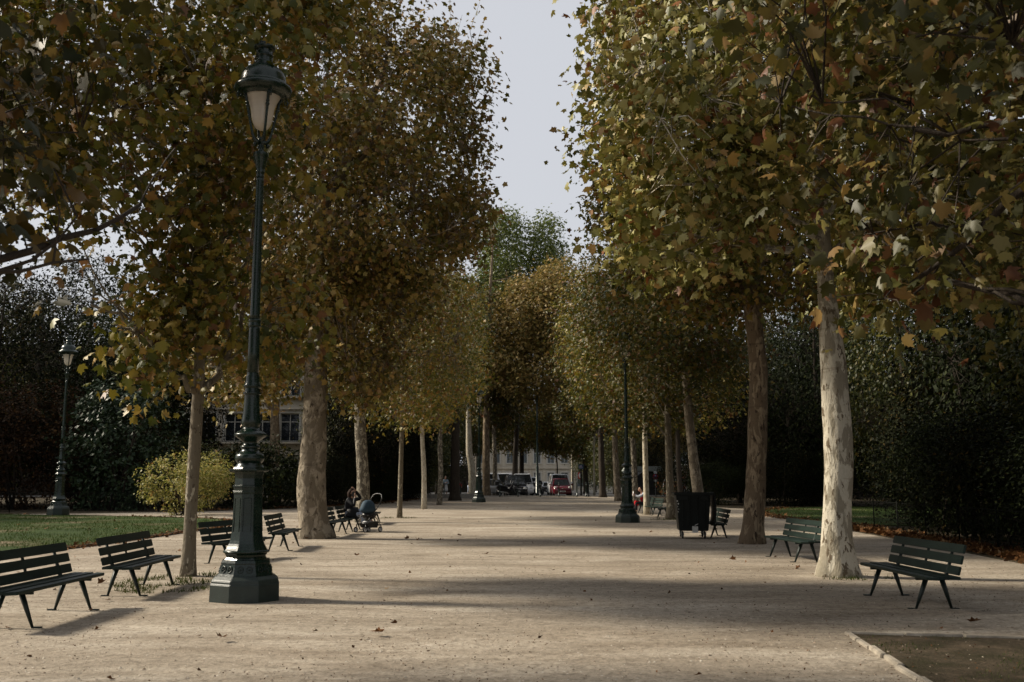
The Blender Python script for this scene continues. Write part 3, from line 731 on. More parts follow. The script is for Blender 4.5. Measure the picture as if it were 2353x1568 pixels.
    rows = [
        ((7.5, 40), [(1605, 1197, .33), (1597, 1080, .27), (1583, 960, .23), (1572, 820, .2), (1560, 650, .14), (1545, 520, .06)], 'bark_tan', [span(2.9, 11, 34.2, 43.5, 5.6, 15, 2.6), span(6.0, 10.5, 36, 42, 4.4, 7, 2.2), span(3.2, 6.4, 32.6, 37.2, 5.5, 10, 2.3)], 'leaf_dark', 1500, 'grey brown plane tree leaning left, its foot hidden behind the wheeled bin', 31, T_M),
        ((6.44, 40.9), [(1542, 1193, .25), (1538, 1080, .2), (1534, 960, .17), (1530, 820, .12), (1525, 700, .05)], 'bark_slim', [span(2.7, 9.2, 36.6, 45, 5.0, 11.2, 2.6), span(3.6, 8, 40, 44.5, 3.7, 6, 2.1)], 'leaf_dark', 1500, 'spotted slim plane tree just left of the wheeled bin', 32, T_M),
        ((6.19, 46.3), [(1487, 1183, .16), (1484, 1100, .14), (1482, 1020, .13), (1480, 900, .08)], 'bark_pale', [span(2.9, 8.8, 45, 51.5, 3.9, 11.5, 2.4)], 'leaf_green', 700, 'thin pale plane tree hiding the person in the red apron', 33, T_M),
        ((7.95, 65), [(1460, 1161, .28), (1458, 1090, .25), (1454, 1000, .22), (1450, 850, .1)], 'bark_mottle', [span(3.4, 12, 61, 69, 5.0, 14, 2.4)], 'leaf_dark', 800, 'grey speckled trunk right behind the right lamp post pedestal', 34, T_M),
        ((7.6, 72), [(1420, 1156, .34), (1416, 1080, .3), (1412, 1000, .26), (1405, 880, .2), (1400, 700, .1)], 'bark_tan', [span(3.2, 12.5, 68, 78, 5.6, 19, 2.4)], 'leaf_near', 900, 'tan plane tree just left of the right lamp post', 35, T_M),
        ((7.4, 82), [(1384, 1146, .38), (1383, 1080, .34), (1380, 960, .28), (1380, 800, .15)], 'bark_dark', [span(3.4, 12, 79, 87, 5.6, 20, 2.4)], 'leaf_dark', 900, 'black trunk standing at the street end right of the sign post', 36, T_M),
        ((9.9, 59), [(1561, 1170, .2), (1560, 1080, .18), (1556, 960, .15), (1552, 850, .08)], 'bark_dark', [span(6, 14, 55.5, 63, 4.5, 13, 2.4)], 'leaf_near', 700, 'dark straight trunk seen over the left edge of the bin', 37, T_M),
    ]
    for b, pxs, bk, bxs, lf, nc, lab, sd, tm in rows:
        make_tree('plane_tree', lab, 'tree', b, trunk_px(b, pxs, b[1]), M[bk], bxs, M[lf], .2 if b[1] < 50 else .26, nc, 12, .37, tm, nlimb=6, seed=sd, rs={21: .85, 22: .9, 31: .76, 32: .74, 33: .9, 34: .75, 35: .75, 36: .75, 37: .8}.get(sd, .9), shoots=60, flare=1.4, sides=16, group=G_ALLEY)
    # street end
    rows = [
        ((-3.5, 89), [(1086, 1139, .42), (1084, 1080, .38), (1078, 1030, .36), (1076, 900, .2)], 'bark_pale', [span(-9, -.5, 85.5, 94, 10, 20, 2.5)], 'leaf_dark', 700, 'thick pale trunk lit by the sun just left of the distant lamp post', 41, 'plane_tree'),
        ((-2.3, 90.5), [(1118, 1139, .45), (1117, 1060, .42), (1118, 950, .35), (1125, 700, .2), (1135, 520, .08)], 'bark_brown', [span(-3.4, 1.6, 93, 102, 18, 29, 2.1), span(1.6, 5.5, 94, 101, 19, 28.2, 2.0), span(-6, 3, 93, 102, 13, 22, 2.3)], 'leaf_poplar', 2700, 'very tall green tree rising above all others at the alley end, brown trunk', 42, 'tall_tree'),
        ((-1.5, 92.5), [(1139, 1139, .3), (1137, 1060, .26), (1135, 950, .2), (1140, 850, .1)], 'bark_mottle', [span(-4.8, 1.4, 90, 97, 6.5, 13, 2.4)], 'leaf_dark', 700, 'mottled trunk left of the parked scooter at the alley end', 43, 'plane_tree'),
        ((.3, 96), [(1183, 1135, .35), (1184, 1060, .32), (1190, 950, .28), (1205, 800, .2), (1225, 650, .08)], 'bark_dark', [span(-1.4, 4.2, 85, 92, 12.5, 19.8, 2.1), span(1.6, 6.4, 84.5, 92, 11, 21.6, 2.2), span(-1.0, 5.6, 85, 91, 8.3, 14, 2.1), span(-2.6, 1.4, 86, 92, 9.5, 15, 2.0)], 'leaf_autumn', 2200, 'round rusty autumn crown centred over the alley end behind the thin mast', 44, 'plane_tree'),
        ((5.9, 130), [(1280, 1128, .13), (1281, 1090, .11), (1279, 1050, .1), (1270, 980, .05)], 'bark_dark', [span(2.6, 9.6, 127, 134, 5.0, 12, 2.3)], 'leaf_near', 1300, 'small thin street tree in front of the cream house', 45, 'street_tree'),
        ((7.6, 93), [(1364, 1142, .13), (1365, 1080, .11), (1365, 1000, .08)], 'bark_pale', [span(5, 10.6, 91, 97, 6.0, 12.5, 2.4)], 'leaf_near', 600, 'thin tan sapling trunk right of the blue street sign', 46, 'street_tree'),
        ((-4.0, 118), [(1098, 1130, .4), (1100, 1050, .35), (1105, 900, .2)], 'bark_dark', [span(-10, -.3, 113, 123, 4.8, 16, 2.6)], 'leaf_dark', 1900, 'dark street tree across the road behind the parked scooter', 47, 'street_tree'),
        ((1.2, 128), [(1198, 1128, .4), (1199, 1050, .35), (1200, 900, .2)], 'bark_dark', [span(-4.5, 5.6, 123, 133, 5.3, 17, 2.8)], 'leaf_near', 2100, 'street tree across the road whose leaves hang over the black van', 48, 'street_tree'),
        ((9, 122), [(1345, 1130, .4), (1344, 1050, .35), (1340, 900, .2)], 'bark_dark', [span(5.3, 16, 117, 127, 3.6, 17, 2.8)], 'leaf_dark', 2200, 'dark street tree across the road behind the blue street sign', 49, 'street_tree'),
        ((16, 118), [(1490, 1130, .4), (1490, 1050, .35), (1490, 900, .2)], 'bark_dark', [span(11.5, 22, 113, 123, 4.2, 16, 2.6)], 'leaf_autumn', 1700, 'rust coloured street tree seen right of the thin pale trunk', 50, 'street_tree'),
    ]
    for b, pxs, bk, bxs, lf, nc, lab, sd, nm in rows:
        make_tree(nm, lab, 'tree', b, trunk_px(b, pxs, b[1]), M[bk], bxs, M[lf], .36 if b[1] > 85 else .3, nc, 11, .5, T_M, nlimb=7, seed=sd, rs=.8, shoots=80, flare=1.4, sides=12, twigs=b[1] < 100, twig_r=.014)
plant_alley()

# ------------------------------------------------------------------ lamp posts
def make_lamp(label):
    root = thing('street_lamp', label, 'lamp post', group='green cast iron lamp posts in the park')
    I, W = M['iron'], M['iron_worn']; N = 8; ro = R(22.5 + 9)
    mb = MB(); mb.smooth = False
    mb.lathe([(-.15, .43), (0, .43), (.2, .425), (.215, .415), (.245, .412), (.262, .40), (.3, .358)], N, rot=ro, oct_=True)
    # worn foot line: a small proud strip
    mb.obj('plinth', W, root, bevel=.006)
    mb = MB(); mb.smooth = False
    band = [(.302, .345), (.33, .332), (.37, .318), (.41, .306), (.45, .3), (.46, .305), (.475, .3), (.495, .292), (.5, .262), (.53, .24), (.56, .25), (.575, .265)]
    mb.lathe(band, N, rot=ro, oct_=True)
    mb.smooth = True
    for k in range(8):
        a = ro + math.pi / 8 + k * math.pi / 4
        for dx in (-.055, .055):
            rr = .332; z = .385
            cx = math.cos(a) * (rr - .012) - math.sin(a) * dx; cy = math.sin(a) * (rr - .012) + math.cos(a) * dx
            tx = Vector((-math.sin(a), math.cos(a), 0)); up = Vector((-math.cos(a) * .25, -math.sin(a) * .25, 1)).normalized()
            pts = [Vector((cx, cy, z)) + tx * math.cos(t) * .034 + up * math.sin(t) * .04 for t in [i * math.pi / 6 for i in range(13)]]
            mb.tube(pts, .007, 5); mb.ball((cx, cy, z), .014, 8, 5)
            mb.tube([Vector((cx, cy, z - .065)) - tx * .03, Vector((cx, cy, z - .05)), Vector((cx, cy, z - .065)) + tx * .03], .007, 5)
    mb.obj('ornament_band', I, root, bevel=0)
    mb = MB(); n = 48
    mb.lathe([(.575, .25), (.582, .282), (.596, .29), (.61, .285), (.618, .26)], n, rot=ro, mod=lambda z, t: 1 + (.018 * math.cos(24 * t) if z > .58 else 0))
    mb.obj('rope_ring', I, root)
    mb = MB(); mb.smooth = False
    body = [(.612, .262), (.64, .248), (.67, .232), (.70, .218), (.74, .206), (.79, .198), (.85, .191), (.92, .185), (1.05, .181), (1.2, .179), (1.33, .178), (1.335, .19), (1.36, .192), (1.37, .184), (1.415, .186), (1.42, .2), (1.438, .2), (1.445, .176), (1.53, .172), (1.58, .178), (1.615, .19), (1.62, .236), (1.635, .25), (1.65, .25), (1.655, .2), (1.675, .19)]
    mb.lathe(body, N, rot=ro, oct_=True)
    for k in range(8):   # raised panel mouldings
        a = ro + math.pi / 8 + k * math.pi / 4; tx = Vector((-math.sin(a), math.cos(a), 0)); nn = Vector((math.cos(a), math.sin(a), 0))
        for s in (-1, 1):
            mb.tube([nn * .193 + tx * s * .052 + Vector((0, 0, .85)), nn * .181 + tx * s * .048 + Vector((0, 0, 1.05)), nn * .179 + tx * s * .048 + Vector((0, 0, 1.28))], .006, 4)
        mb.tube([nn * .179 + tx * .048 + Vector((0, 0, 1.28)), nn * .179 - tx * .048 + Vector((0, 0, 1.28))], .006, 4)
    mb.obj('pedestal', I, root, bevel=.004)
    mb = MB()
    def gad(z, t):
        m = 1.0
        if 1.76 < z < 1.84: m += .012 * math.cos(20 * t)
        if 2.075 < z < 2.115: m += .022 * math.cos(26 * t)
        if 2.25 < z < 2.55: m += .045 * max(0, math.cos(6 * t + (z - 2.25) * 9)) * (2.6 - z) / .35
        return m
    bal = [(1.672, .19), (1.69, .178), (1.715, .16), (1.73, .156), (1.745, .168), (1.765, .182), (1.79, .19), (1.815, .187), (1.84, .178), (1.855, .158), (1.865, .14), (1.88, .124), (1.9, .112), (1.915, .109), (1.925, .122), (1.94, .126), (1.955, .12), (1.962, .1), (1.98, .092), (2.0, .092), (2.01, .1), (2.03, .13), (2.055, .165), (2.08, .196), (2.097, .206), (2.11, .203), (2.12, .188), (2.14, .175), (2.15, .145), (2.17, .122), (2.185, .105), (2.2, .104), (2.215, .112), (2.23, .118), (2.26, .124), (2.3, .121), (2.35, .114), (2.42, .107), (2.5, .101), (2.55, .1), (2.6, .098), (2.625, .1), (2.63, .118), (2.64, .121), (2.655, .119), (2.662, .1), (2.71, .096), (2.72, .108), (2.75, .111), (2.765, .104), (2.79, .093), (2.84, .088), (2.87, .09), (2.89, .08), (2.92, .077)]
    mb.lathe(bal, 52, mod=gad); mb.obj('baluster', I, root, autosmooth=R(50))
    mb = MB()
    mb.lathe([(2.915, .077), (3.2, .075), (3.5, .073), (3.54, .074)], 64, mod=lambda z, t: 1 + .02 * math.sin(5 * t + z * 14))
    mb.lathe([(3.53, .075), (3.545, .085), (3.56, .085), (3.575, .077), (3.6, .077), (3.61, .084), (3.625, .084), (3.64, .07)], 32)
    mb.lathe([(3.635, .066), (3.7, .063), (4.6, .057), (5.55, .05), (5.6, .05)], 64, mod=lambda z, t: 1 + .055 * (abs(math.cos(8 * t)) - .5))
    mb.obj('shaft', I, root)
    mb = MB()
    mb.lathe([(5.595, .05), (5.6, .056), (5.62, .056), (5.63, .052), (5.655, .052), (5.665, .058), (5.68, .058), (5.69, .052), (5.73, .056), (5.8, .07), (5.87, .085), (5.885, .092), (5.9, .1), (5.925, .104), (5.945, .1), (5.955, .06), (5.97, .04), (6.0, .035), (6.03, .045), (6.05, .035), (6.09, .034)], 40, mod=lambda z, t: 1 + (.07 * abs(math.cos(4 * t)) if 5.7 < z < 5.88 else 0))
    mb.obj('capital', I, root, autosmooth=R(50))
    for k in range(4):
        a = R(28) + k * math.pi / 2; c, s = math.cos(a), math.sin(a)
        mb = MB()
        pr = [(.0, 6.1), (.07, 6.1), (.1, 6.13), (.125, 6.2), (.15, 6.3), (.175, 6.42), (.2, 6.55), (.215, 6.62), (.235, 6.72), (.265, 6.8)]
        mb.tube([(c * r, s * r, z) for r, z in pr], [.035, .03, .024, .02, .018, .018, .02, .018, .022, .03], 8)
        mb.ball((c * .208, s * .208, 6.585), .03, 8, 6); mb.ball((c * .216, s * .216, 6.63), .026, 8, 6)
        mb.ball((c * .09, s * .09, 6.06), (.028, .028, .035), 8, 6)
        mb.obj('bracket', I, root)
        mb = MB(); a += math.pi / 4 * 0; 
        pts = [(c * (.33 + .035 * math.cos(t) * (1 - t / 12)), s * (.33 + .035 * math.cos(t) * (1 - t / 12)), 6.76 - .04 + .035 * math.sin(t) * (1 - t / 12)) for t in [i * .5 for i in range(13)]]
        mb.tube(pts, .008, 5); mb.tube([(c * .3, s * .3, 6.8), (c * .345, s * .345, 6.77), (c * .35, s * .35, 6.7), (c * .345, s * .345, 6.66)], .009, 5)
        mb.obj('scroll', I, root)
    mb = MB(); mb.lathe([(6.09, .04), (6.12, .055), (6.15, .05), (6.17, .03)], 20); mb.obj('bracket_hub', I, root)
    mb = MB(); mb.lathe([(6.27, .012), (6.275, .04), (6.3, .085), (6.34, .113), (6.4, .132), (6.48, .146), (6.56, .157), (6.62, .17), (6.68, .195), (6.73, .225), (6.76, .24)], 48); mb.obj('glass_globe', M['globe'], root)
    mb = MB()
    mb.lathe([(6.765, .235), (6.74, .25), (6.745, .262), (6.77, .268), (6.78, .3), (6.785, .335), (6.8, .36), (6.82, .382), (6.85, .392), (6.875, .388), (6.89, .37), (6.905, .355), (6.915, .33), (6.93, .318), (6.945, .314)], 56)
    mb.obj('hood_brim', I, root, autosmooth=R(60))
    mb = MB()
    mb.lathe([(6.94, .312), (6.98, .308), (7.03, .302), (7.07, .288), (7.11, .262), (7.145, .228), (7.165, .2), (7.17, .175), (7.175, .16), (7.19, .162), (7.195, .145), (7.21, .145), (7.215, .13), (7.235, .13), (7.24, .118), (7.26, .115), (7.3, .112), (7.33, .112), (7.335, .119), (7.345, .119), (7.35, .112), (7.42, .112), (7.425, .125), (7.44, .142), (7.46, .147), (7.48, .143), (7.495, .12), (7.5, .085), (7.53, .083), (7.545, .078), (7.55, .0)], 56)
    mb.obj('hood', I, root, autosmooth=R(60))
    return root
lamp = make_lamp('tall dark green cast iron lamp standing nearest, before the left benches')
lamp.location = (-3.44, 13.15, .01); lamp.rotation_euler.z = R(4)
for (x, y, z, s, rz, lab) in [(4.3, 37.6, 0, 1.0, 20, 'green lamp post on the right between benches and pale trunks, lantern lost in leaves'),
                              (-2.27, 69.0, gz(69), 1.08, 40, 'dark lamp post silhouetted at the far left end of the alley'),
                              (-19.9, 44.3, .12, 1.04, 10, 'pale green lamp post standing behind the left lawn by the copper shrub')]:
    c = dup(lamp); c.location = (x, y, z); c.scale = (s, s, s); c.rotation_euler.z = R(rz); c['label'] = lab

# ------------------------------------------------------------------ benches
def make_bench():
    root = thing('park_bench', 'x', 'bench', group='green slatted benches lining the alley')
    rnd = random.Random(5)
    for i, x in enumerate((.155, .02, -.11)):
        mb = MB(); L = 2.28 if i == 0 else 2.2
        w = .118; n = 14
        for k in range(n):
            pass
        e = .07 if i == 0 else .02
        poly = [(-L / 2, x - w / 2), (-L / 2 + e, x + w / 2), (L / 2 - e, x + w / 2), (L / 2, x - w / 2)]
        z0 = .372 - (.006 if i == 0 else 0)
        vs = [(b, a, z0) for a, b in poly] + [(b, a, z0 + .034) for a, b in poly]
        mb.smooth = False
        mb.add(vs, [(0, 1, 2, 3), (7, 6, 5, 4), (0, 4, 5, 1), (1, 5, 6, 2), (2, 6, 7, 3), (3, 7, 4, 0)])
        mb.obj('seat_slat', M['bench'], root, bevel=.006)
    ang = math.atan2(.15, .42)
    for i, z in enumerate((.465, .59, .715)):
        mb = MB(); x = -.19 - (z - .4) * .30
        mb.box((x + .02, 0, z), (.026, 2.08, .103), Matrix.Rotation(-ang * .85, 4, 'Y'))
        mb.obj('back_slat', M['bench'], root, bevel=.006)
    mb = MB(); mb.box((-.265, 0, .59), (.012, .05, .34), Matrix.Rotation(-ang * .85, 4, 'Y')); mb.obj('back_batten', M['bench_frame'], root)
    for y in (-.72, .72):
        mb = MB()
        mb.tube([(-.13, y, .345), (-.18, y, .42), (-.29, y, .765)], [.026, .024, .018], 4); mb.obj('back_post', M['bench_frame'], root)
        mb = MB(); mb.box((.02, y, .352), (.36, .035, .03)); mb.obj('seat_bearer', M['bench_frame'], root)
        for x0, x1 in ((.08, .22), (-.11, -.215)):
            mb = MB(); mb.tube([(x0, y, .35), ((x0 + x1) / 2, y, .17), (x1, y, -.01)], [.034, .026, .014], 4); mb.obj('leg', M['bench_frame'], root)
            mb = MB(); mb.box((x1 + (.04 if x1 > 0 else -.03), y, .006), (.1, .05, .014)); mb.obj('foot_plate', M['bench_frame'], root, bevel=.003)
    return root
bench = make_bench()
BENCHES = [
    (-5.17, 11.32, 0, 'green slatted bench cut off by the left picture edge'),
    (-5.15, 14.2, 2, 'green slatted bench touching the slender grey trunk, second from the left edge'),
    (-5.25, 19.45, -12, 'worn green bench half hidden behind the nearest lamp pedestal'),
    (-5.15, 22.95, 3, 'green bench between the nearest lamp post and the massive flared trunk'),
    (-5.0, 28.4, -2, 'empty green bench just right of the massive flared trunk'),
    (-5.0, 31.15, 0, 'green bench on which the woman in black sits'),
    (-5.0, 36.2, 2, 'green bench behind the pushchair, its seat tip poking out to the right'),
    (5.0, 12.87, 181, 'green bench nearest on the right, beside the white barked trunk'),
    (5.5, 19.9, 184, 'green bench between the white trunk and the brown forked trunk'),
    (5.55, 27.8, 178, 'green bench right behind the wheeled bin'),
    (6.4, 42.9, 172, 'small distant green bench left of the spotted slim trunk'),
    (6.35, 45.6, 186, 'farthest right bench in the row, just right of the thin pale trunk'),
    (8.2, 50, 178, 'bench farther back showing only a backrest between spotted trunk and bin'),
    (6.35, 48.3, 180, 'bench on which the person in the red apron sits'),
]
for i, (x, y, rz, lab) in enumerate(BENCHES):
    b = bench if i == 0 else dup(bench)
    b.location = (x, y, gz(y) + gnoise(x, y)); b.rotation_euler.z = R(rz); b['label'] = lab

# ------------------------------------------------------------------ wheeled bin
def make_bin():
    root = thing('wheeled_bin', 'big black wheeled bin with its lid hanging open, right of the alley', 'bin', (4.85, 27.2, .01), R(-6))
    b = M['bin']; mb = MB(); mb.smooth = False
    def ring(z, w, d, t=0): return [(-w / 2, -d / 2, z), (w / 2, -d / 2, z), (w / 2, d / 2, z), (-w / 2, d / 2, z)]
    w0, d0, w1, d1 = .76, 1.02, .9, 1.2; rings = [ring(.2, w0, d0), ring(1.16, w1, d1), ring(1.16, w1 - .06, d1 - .06), ring(.24, w0 - .06, d0 - .06)]
    vs = [q for r in rings for q in r]
    fs = [(3, 2, 1, 0)] + [(4 * i + k, 4 * i + (k + 1) % 4, 4 * i + 4 + (k + 1) % 4, 4 * i + 4 + k) for i in range(3) for k in range(4)] + [(12, 13, 14, 15)]
    mb.add(vs, fs)
    mb.obj('body', b, root, bevel=.02)
    mb = MB()
    for c, d in (((0, -.615, 1.165), (1.0, .07, .07)), ((0, .615, 1.165), (1.0, .07, .07)), ((-.47, 0, 1.163), (.07, 1.2, .066)), ((.47, 0, 1.163), (.07, 1.2, .066))): mb.box(c, d)
    mb.obj('rim', b, root, bevel=.012)
    mb = MB()
    for x in (-.28, -.09, .1, .29): mb.box((x, -.573, .7), (.03, .05, .8), Matrix.Rotation(R(5), 4, 'X'))
    mb.box((.27, -.61, 1.06), (.24, .05, .1)); mb.box((-.27, -.61, 1.06), (.24, .05, .1))
    mb.obj('front_ribs', b, root, bevel=.008)
    mb = MB(); mb.smooth = True
    mb.prism([(.51, 1.2), (.545, 1.215), (.59, 1.1), (.60, .72), (.57, .42), (.5, .36), (.5, .4), (.54, .46), (.56, .72), (.55, 1.08)], -.58, .58)
    mb.obj('lid', b, root, bevel=.01)
    for x in (-.29, .29):
        for y in (-.4, .4):
            mb = MB(); M1 = Matrix.Rotation(R(90), 4, 'Y')
            pr = []
            mb.add(*wheel_geo(.095, .045)); o = mb.obj('wheel', M['rubber'], root, bevel=0); o.location = (x, y, .095)
            mb = MB(); mb.add(*wheel_geo(.055, .052)); q = mb.obj('hub', M['steel'], o)
            mb = MB(); mb.box((x - .035, y, .15), (.008, .05, .13)); mb.box((x + .035, y, .15), (.008, .05, .13)); mb.box((x, y, .212), (.11, .1, .012)); mb.obj('caster_fork', M['steel'], root)
    mb = MB(); mb.box((.03, -.55, .24), (.15, .03, .17)); mb.box((.03, -.57, .29), (.1, .012, .02)); mb.box((.03, -.57, .25), (.1, .012, .02)); mb.tube([(-.26, -.52, .17), (.26, -.52, .17)], .01, 6); mb.tube([(.03, -.56, .31), (.03, -.58, .35), (.11, -.6, .39)], .013, 6)
    mb.obj('brake_pedal', M['steel'], root, bevel=.003)
    mb = MB(); mb.smooth = False
    for k, (w, h) in enumerate(((.035, .03), (.03, .04), (.012, .03), (.03, .012), (.02, .03))):
        z = .98 - k * .07; mb.box((-.42 + .02 * (k % 2) + (.98 - z) * .06, -.615 + (1.16 - z) * .094 + .008, z), (w, .006, h))
    mb.obj('marking', M['steel'], root)
def wheel_geo(r, w, n=24):
    vs = []; prof = [(-w / 2, r * .82), (-w * .42, r * .96), (-w * .2, r), (w * .2, r), (w * .42, r * .96), (w / 2, r * .82)]
    for x, q in prof:
        for k in range(n):
            t = 2 * math.pi * k / n; vs.append((x, q * math.cos(t), q * math.sin(t)))
    fs = [(i * n + k, i * n + (k + 1) % n, (i + 1) * n + (k + 1) % n, (i + 1) * n + k) for i in range(len(prof) - 1) for k in range(n)]
    fs += [tuple(range(n)), tuple(range(len(prof) * n - 1, (len(prof) - 1) * n - 1, -1))]
    return vs, fs
make_bin()

# ------------------------------------------------------------------ people
def skin_mesh(verts, edges, radii, sub=2):
    me = bpy.data.meshes.new('tmp'); me.from_pydata([tuple(v) for v in verts], edges, [])
    o = link(bpy.data.objects.new('tmp', me))
    o.modifiers.new('s', 'SKIN'); 
    for i, r in enumerate(radii):
        s = me.skin_vertices[0].data[i]; s.radius = (r, r) if not hasattr(r, '__len__') else r; s.use_root = (i == 0)
    m = o.modifiers.new('d', 'SUBSURF'); m.levels = sub; m.render_levels = sub
    dg = bpy.context.evaluated_depsgraph_get(); dg.update()
    out = bpy.data.meshes.new_from_object(o.evaluated_get(dg))
    bpy.data.objects.remove(o); bpy.data.meshes.remove(me)
    vs = [v.co.copy() for v in out.vertices]; fs = [tuple(p.vertices) for p in out.polygons]; bpy.data.meshes.remove(out)
    return vs, fs

class Sk:
    def __init__(s): s.v = []; s.e = []; s.r = []
    def p(s, co, r, prev=None):
        s.v.append(Vector(co)); s.r.append(r)
        if prev is not None: s.e.append((prev, len(s.v) - 1))
        return len(s.v) - 1

def make_person(label, loc, rz, J, wear, hair='short', scale=1.0, seated=False):
    """J: joints in local space facing -Y; the body is one continuous mesh, garments are children"""
    V = Vector
    k = Sk(); pe = k.p(J['pelvis'], .115); wa = k.p(V(J['pelvis']).lerp(V(J['chest']), .5), .105, pe); ch = k.p(J['chest'], .125, wa)
    nk = k.p(J['neck'], .055, ch); hd = k.p(V(J['head']) - V((0, 0, .03)), .075, nk); k.p(V(J['head']) + V((0, .01, .06)), .07, hd)
    for s in 'LR':
        a = k.p(J['sh' + s], .055, ch); b = k.p(J['el' + s], .04, a); c = k.p(J['wr' + s], .026, b)
        d = (V(J['wr' + s]) - V(J['el' + s])).normalized(); side = d.cross(V((0, -1, .3))).normalized(); pal = V(J['wr' + s]) + d * .05
        m = k.p(pal, (.034, .018), c)
        nrm = d.cross(side)
        for q, (o, L) in enumerate(((-.03, .055), (-.01, .068), (.01, .065), (.03, .05))):
            f0 = k.p(pal + d * .035 + side * o, .010, m); f1 = k.p(pal + d * (.035 + L * .55) + side * o * 1.1 + nrm * .012, .009, f0); k.p(pal + d * (.03 + L * .9) + side * o * 1.1 + nrm * .035, .007, f1)
        t0 = k.p(pal - side * .045 + d * .0, .011, m); k.p(pal - side * .055 + d * .04 + nrm * .02, .009, t0)
        h = k.p(J['hip' + s], .088, pe); kn = k.p(J['kn' + s], .058, h); an = k.p(J['an' + s], .036, kn); k.p(J['to' + s], (.04, .028), an)
    vs, fs = skin_mesh(k.v, k.e, k.r)
    mb = MB(); mb.add(vs, fs)
    H = V(J['head']); yaw = Matrix.Rotation(J.get('yaw', 0), 3, 'Z')
    def face(q, d):
        if d.y < -.2:
            q = q + V((0, -.006 * (1 if abs(d.z) < .8 else 0), 0))
        if d.z < -.3: q = V((q.x * .82, q.y * .92 - .012 * (d.y < 0), q.z))
        return yaw @ q
    mb.ball(H + V((0, 0, .01)), (.076, .096, .118), 18, 14, face)
    mb.cm = 0
    nose = MB()
    def F(x, y, z): return H + yaw @ V((x, y, z))
    mb.tube([F(0, -.092, .02), F(0, -.108, -.012), F(0, -.112, -.024)], [.008, .012, .013], 6)
    for s in (-1, 1): mb.ball(F(s * .078, .008, -.005), (.012, .02, .03), 8, 6)
    body = mb.mesh('person', [M['skin']]); o = link(bpy.data.objects.new('person', body))
    for s in (-1, 1):
        e = MB(); e.ball(F(s * .032, -.088, .018), (.013, .008, .008), 8, 6); e.tube([F(s * .018, -.1, .036), F(s * .048, -.09, .038)], .005, 5); e.obj('eye', M['ink'], o)
    e = MB(); e.tube([F(-.024, -.094, -.052), F(0, -.1, -.05), F(.024, -.094, -.052)], [.004, .007, .004], 6); e.obj('mouth', M['redcloth'], o)
    # hair
    hb = MB(); rnd = random.Random(hash(label) % 1000 if False else len(label))
    def hf(q, d):
        n = mnoise.noise(V(d) * 3.2) * .014
        q = q + V(d) * n
        if d.y < -.25 and d.z < .45: q = q * .82
        if hair == 'long' and d.z < .1: q = V((q.x * (1.22 - .1 * d.z), q.y * 1.1 + .02, q.z * 1.9 if d.y > -.3 else q.z))
        elif d.z < -.15: q = V((q.x * .9, q.y * .9, q.z * .8))
        return yaw @ q
    hb.ball(H + yaw @ V((0, .014, .022)), (.09, .106, .122) if hair == 'long' else (.083, .1, .115), 20, 14, hf)
    hb.obj('hair', M[wear.get('hair', 'hair')], o)
    def garment(name, mat, segs, sub=2):
        g = Sk(); idx = {}
        for a, b, ra, rb in segs:
            for key, r in ((a, ra), (b, rb)):
                kk = tuple(round(c, 4) for c in key)
                if kk not in idx: idx[kk] = g.p(key, r)
            g.e.append((idx[tuple(round(c, 4) for c in a)], idx[tuple(round(c, 4) for c in b)]))
        vs2, fs2 = skin_mesh(g.v, g.e, g.r, sub); q = MB(); q.add(vs2, fs2); return q.obj(name, M[mat], o)
    P, C = V(J['pelvis']), V(J['chest']); Wm = P.lerp(C, .5)
    seg = [(C, Wm, .165, .15), (Wm, P, .15, .165), (C, V(J['neck']) - V((0, 0, .02)), .165, .07)]
    for s in 'LR':
        S, E, Wr = V(J['sh' + s]), V(J['el' + s]), V(J['wr' + s]); seg += [(C, S, .165, .078), (S, E, .078, .06), (E, E.lerp(Wr, .93), .06, .045)]
    garment(wear.get('topname', 'coat'), wear['top'], seg)
    if wear.get('legs'):
        seg = []
        for s in 'LR':
            Hh, K, A = V(J['hip' + s]), V(J['kn' + s]), V(J['an' + s]); seg += [(P, Hh, .13, .11), (Hh, K, .11, .078), (K, K.lerp(A, .92), .078, .055)]
        garment('trousers', wear['legs'], seg)
    if wear.get('skirt'):
        q = MB(); q.lathe([(0, .2), (.2, .19), (.45, .165), (.6, .13)], 20, c=(P.x, P.y, P.z - .5), mod=lambda z, t: 1 + .06 * math.cos(7 * t) * (1 - z)); q.obj('dress', M[wear['skirt']], o)
    for s in 'LR':
        A, T = V(J['an' + s]), V(J['to' + s]); g = Sk(); a = g.p(A + (A - T) * .15 - V((0, 0, .02)), (.045, .04)); b = g.p(A.lerp(T, .5) - V((0, 0, .005)), (.05, .038), a); g.p(T + (T - A) * .3, (.042, .026), b)
        vs2, fs2 = skin_mesh(g.v, g.e, g.r); q = MB(); q.add(vs2, fs2); q.obj('shoe', M[wear.get('shoe', 'shoe')], o)
    o.location = loc; o.rotation_euler.z = R(rz); o.scale = (scale,) * 3
    tag(o, label, 'person'); return o

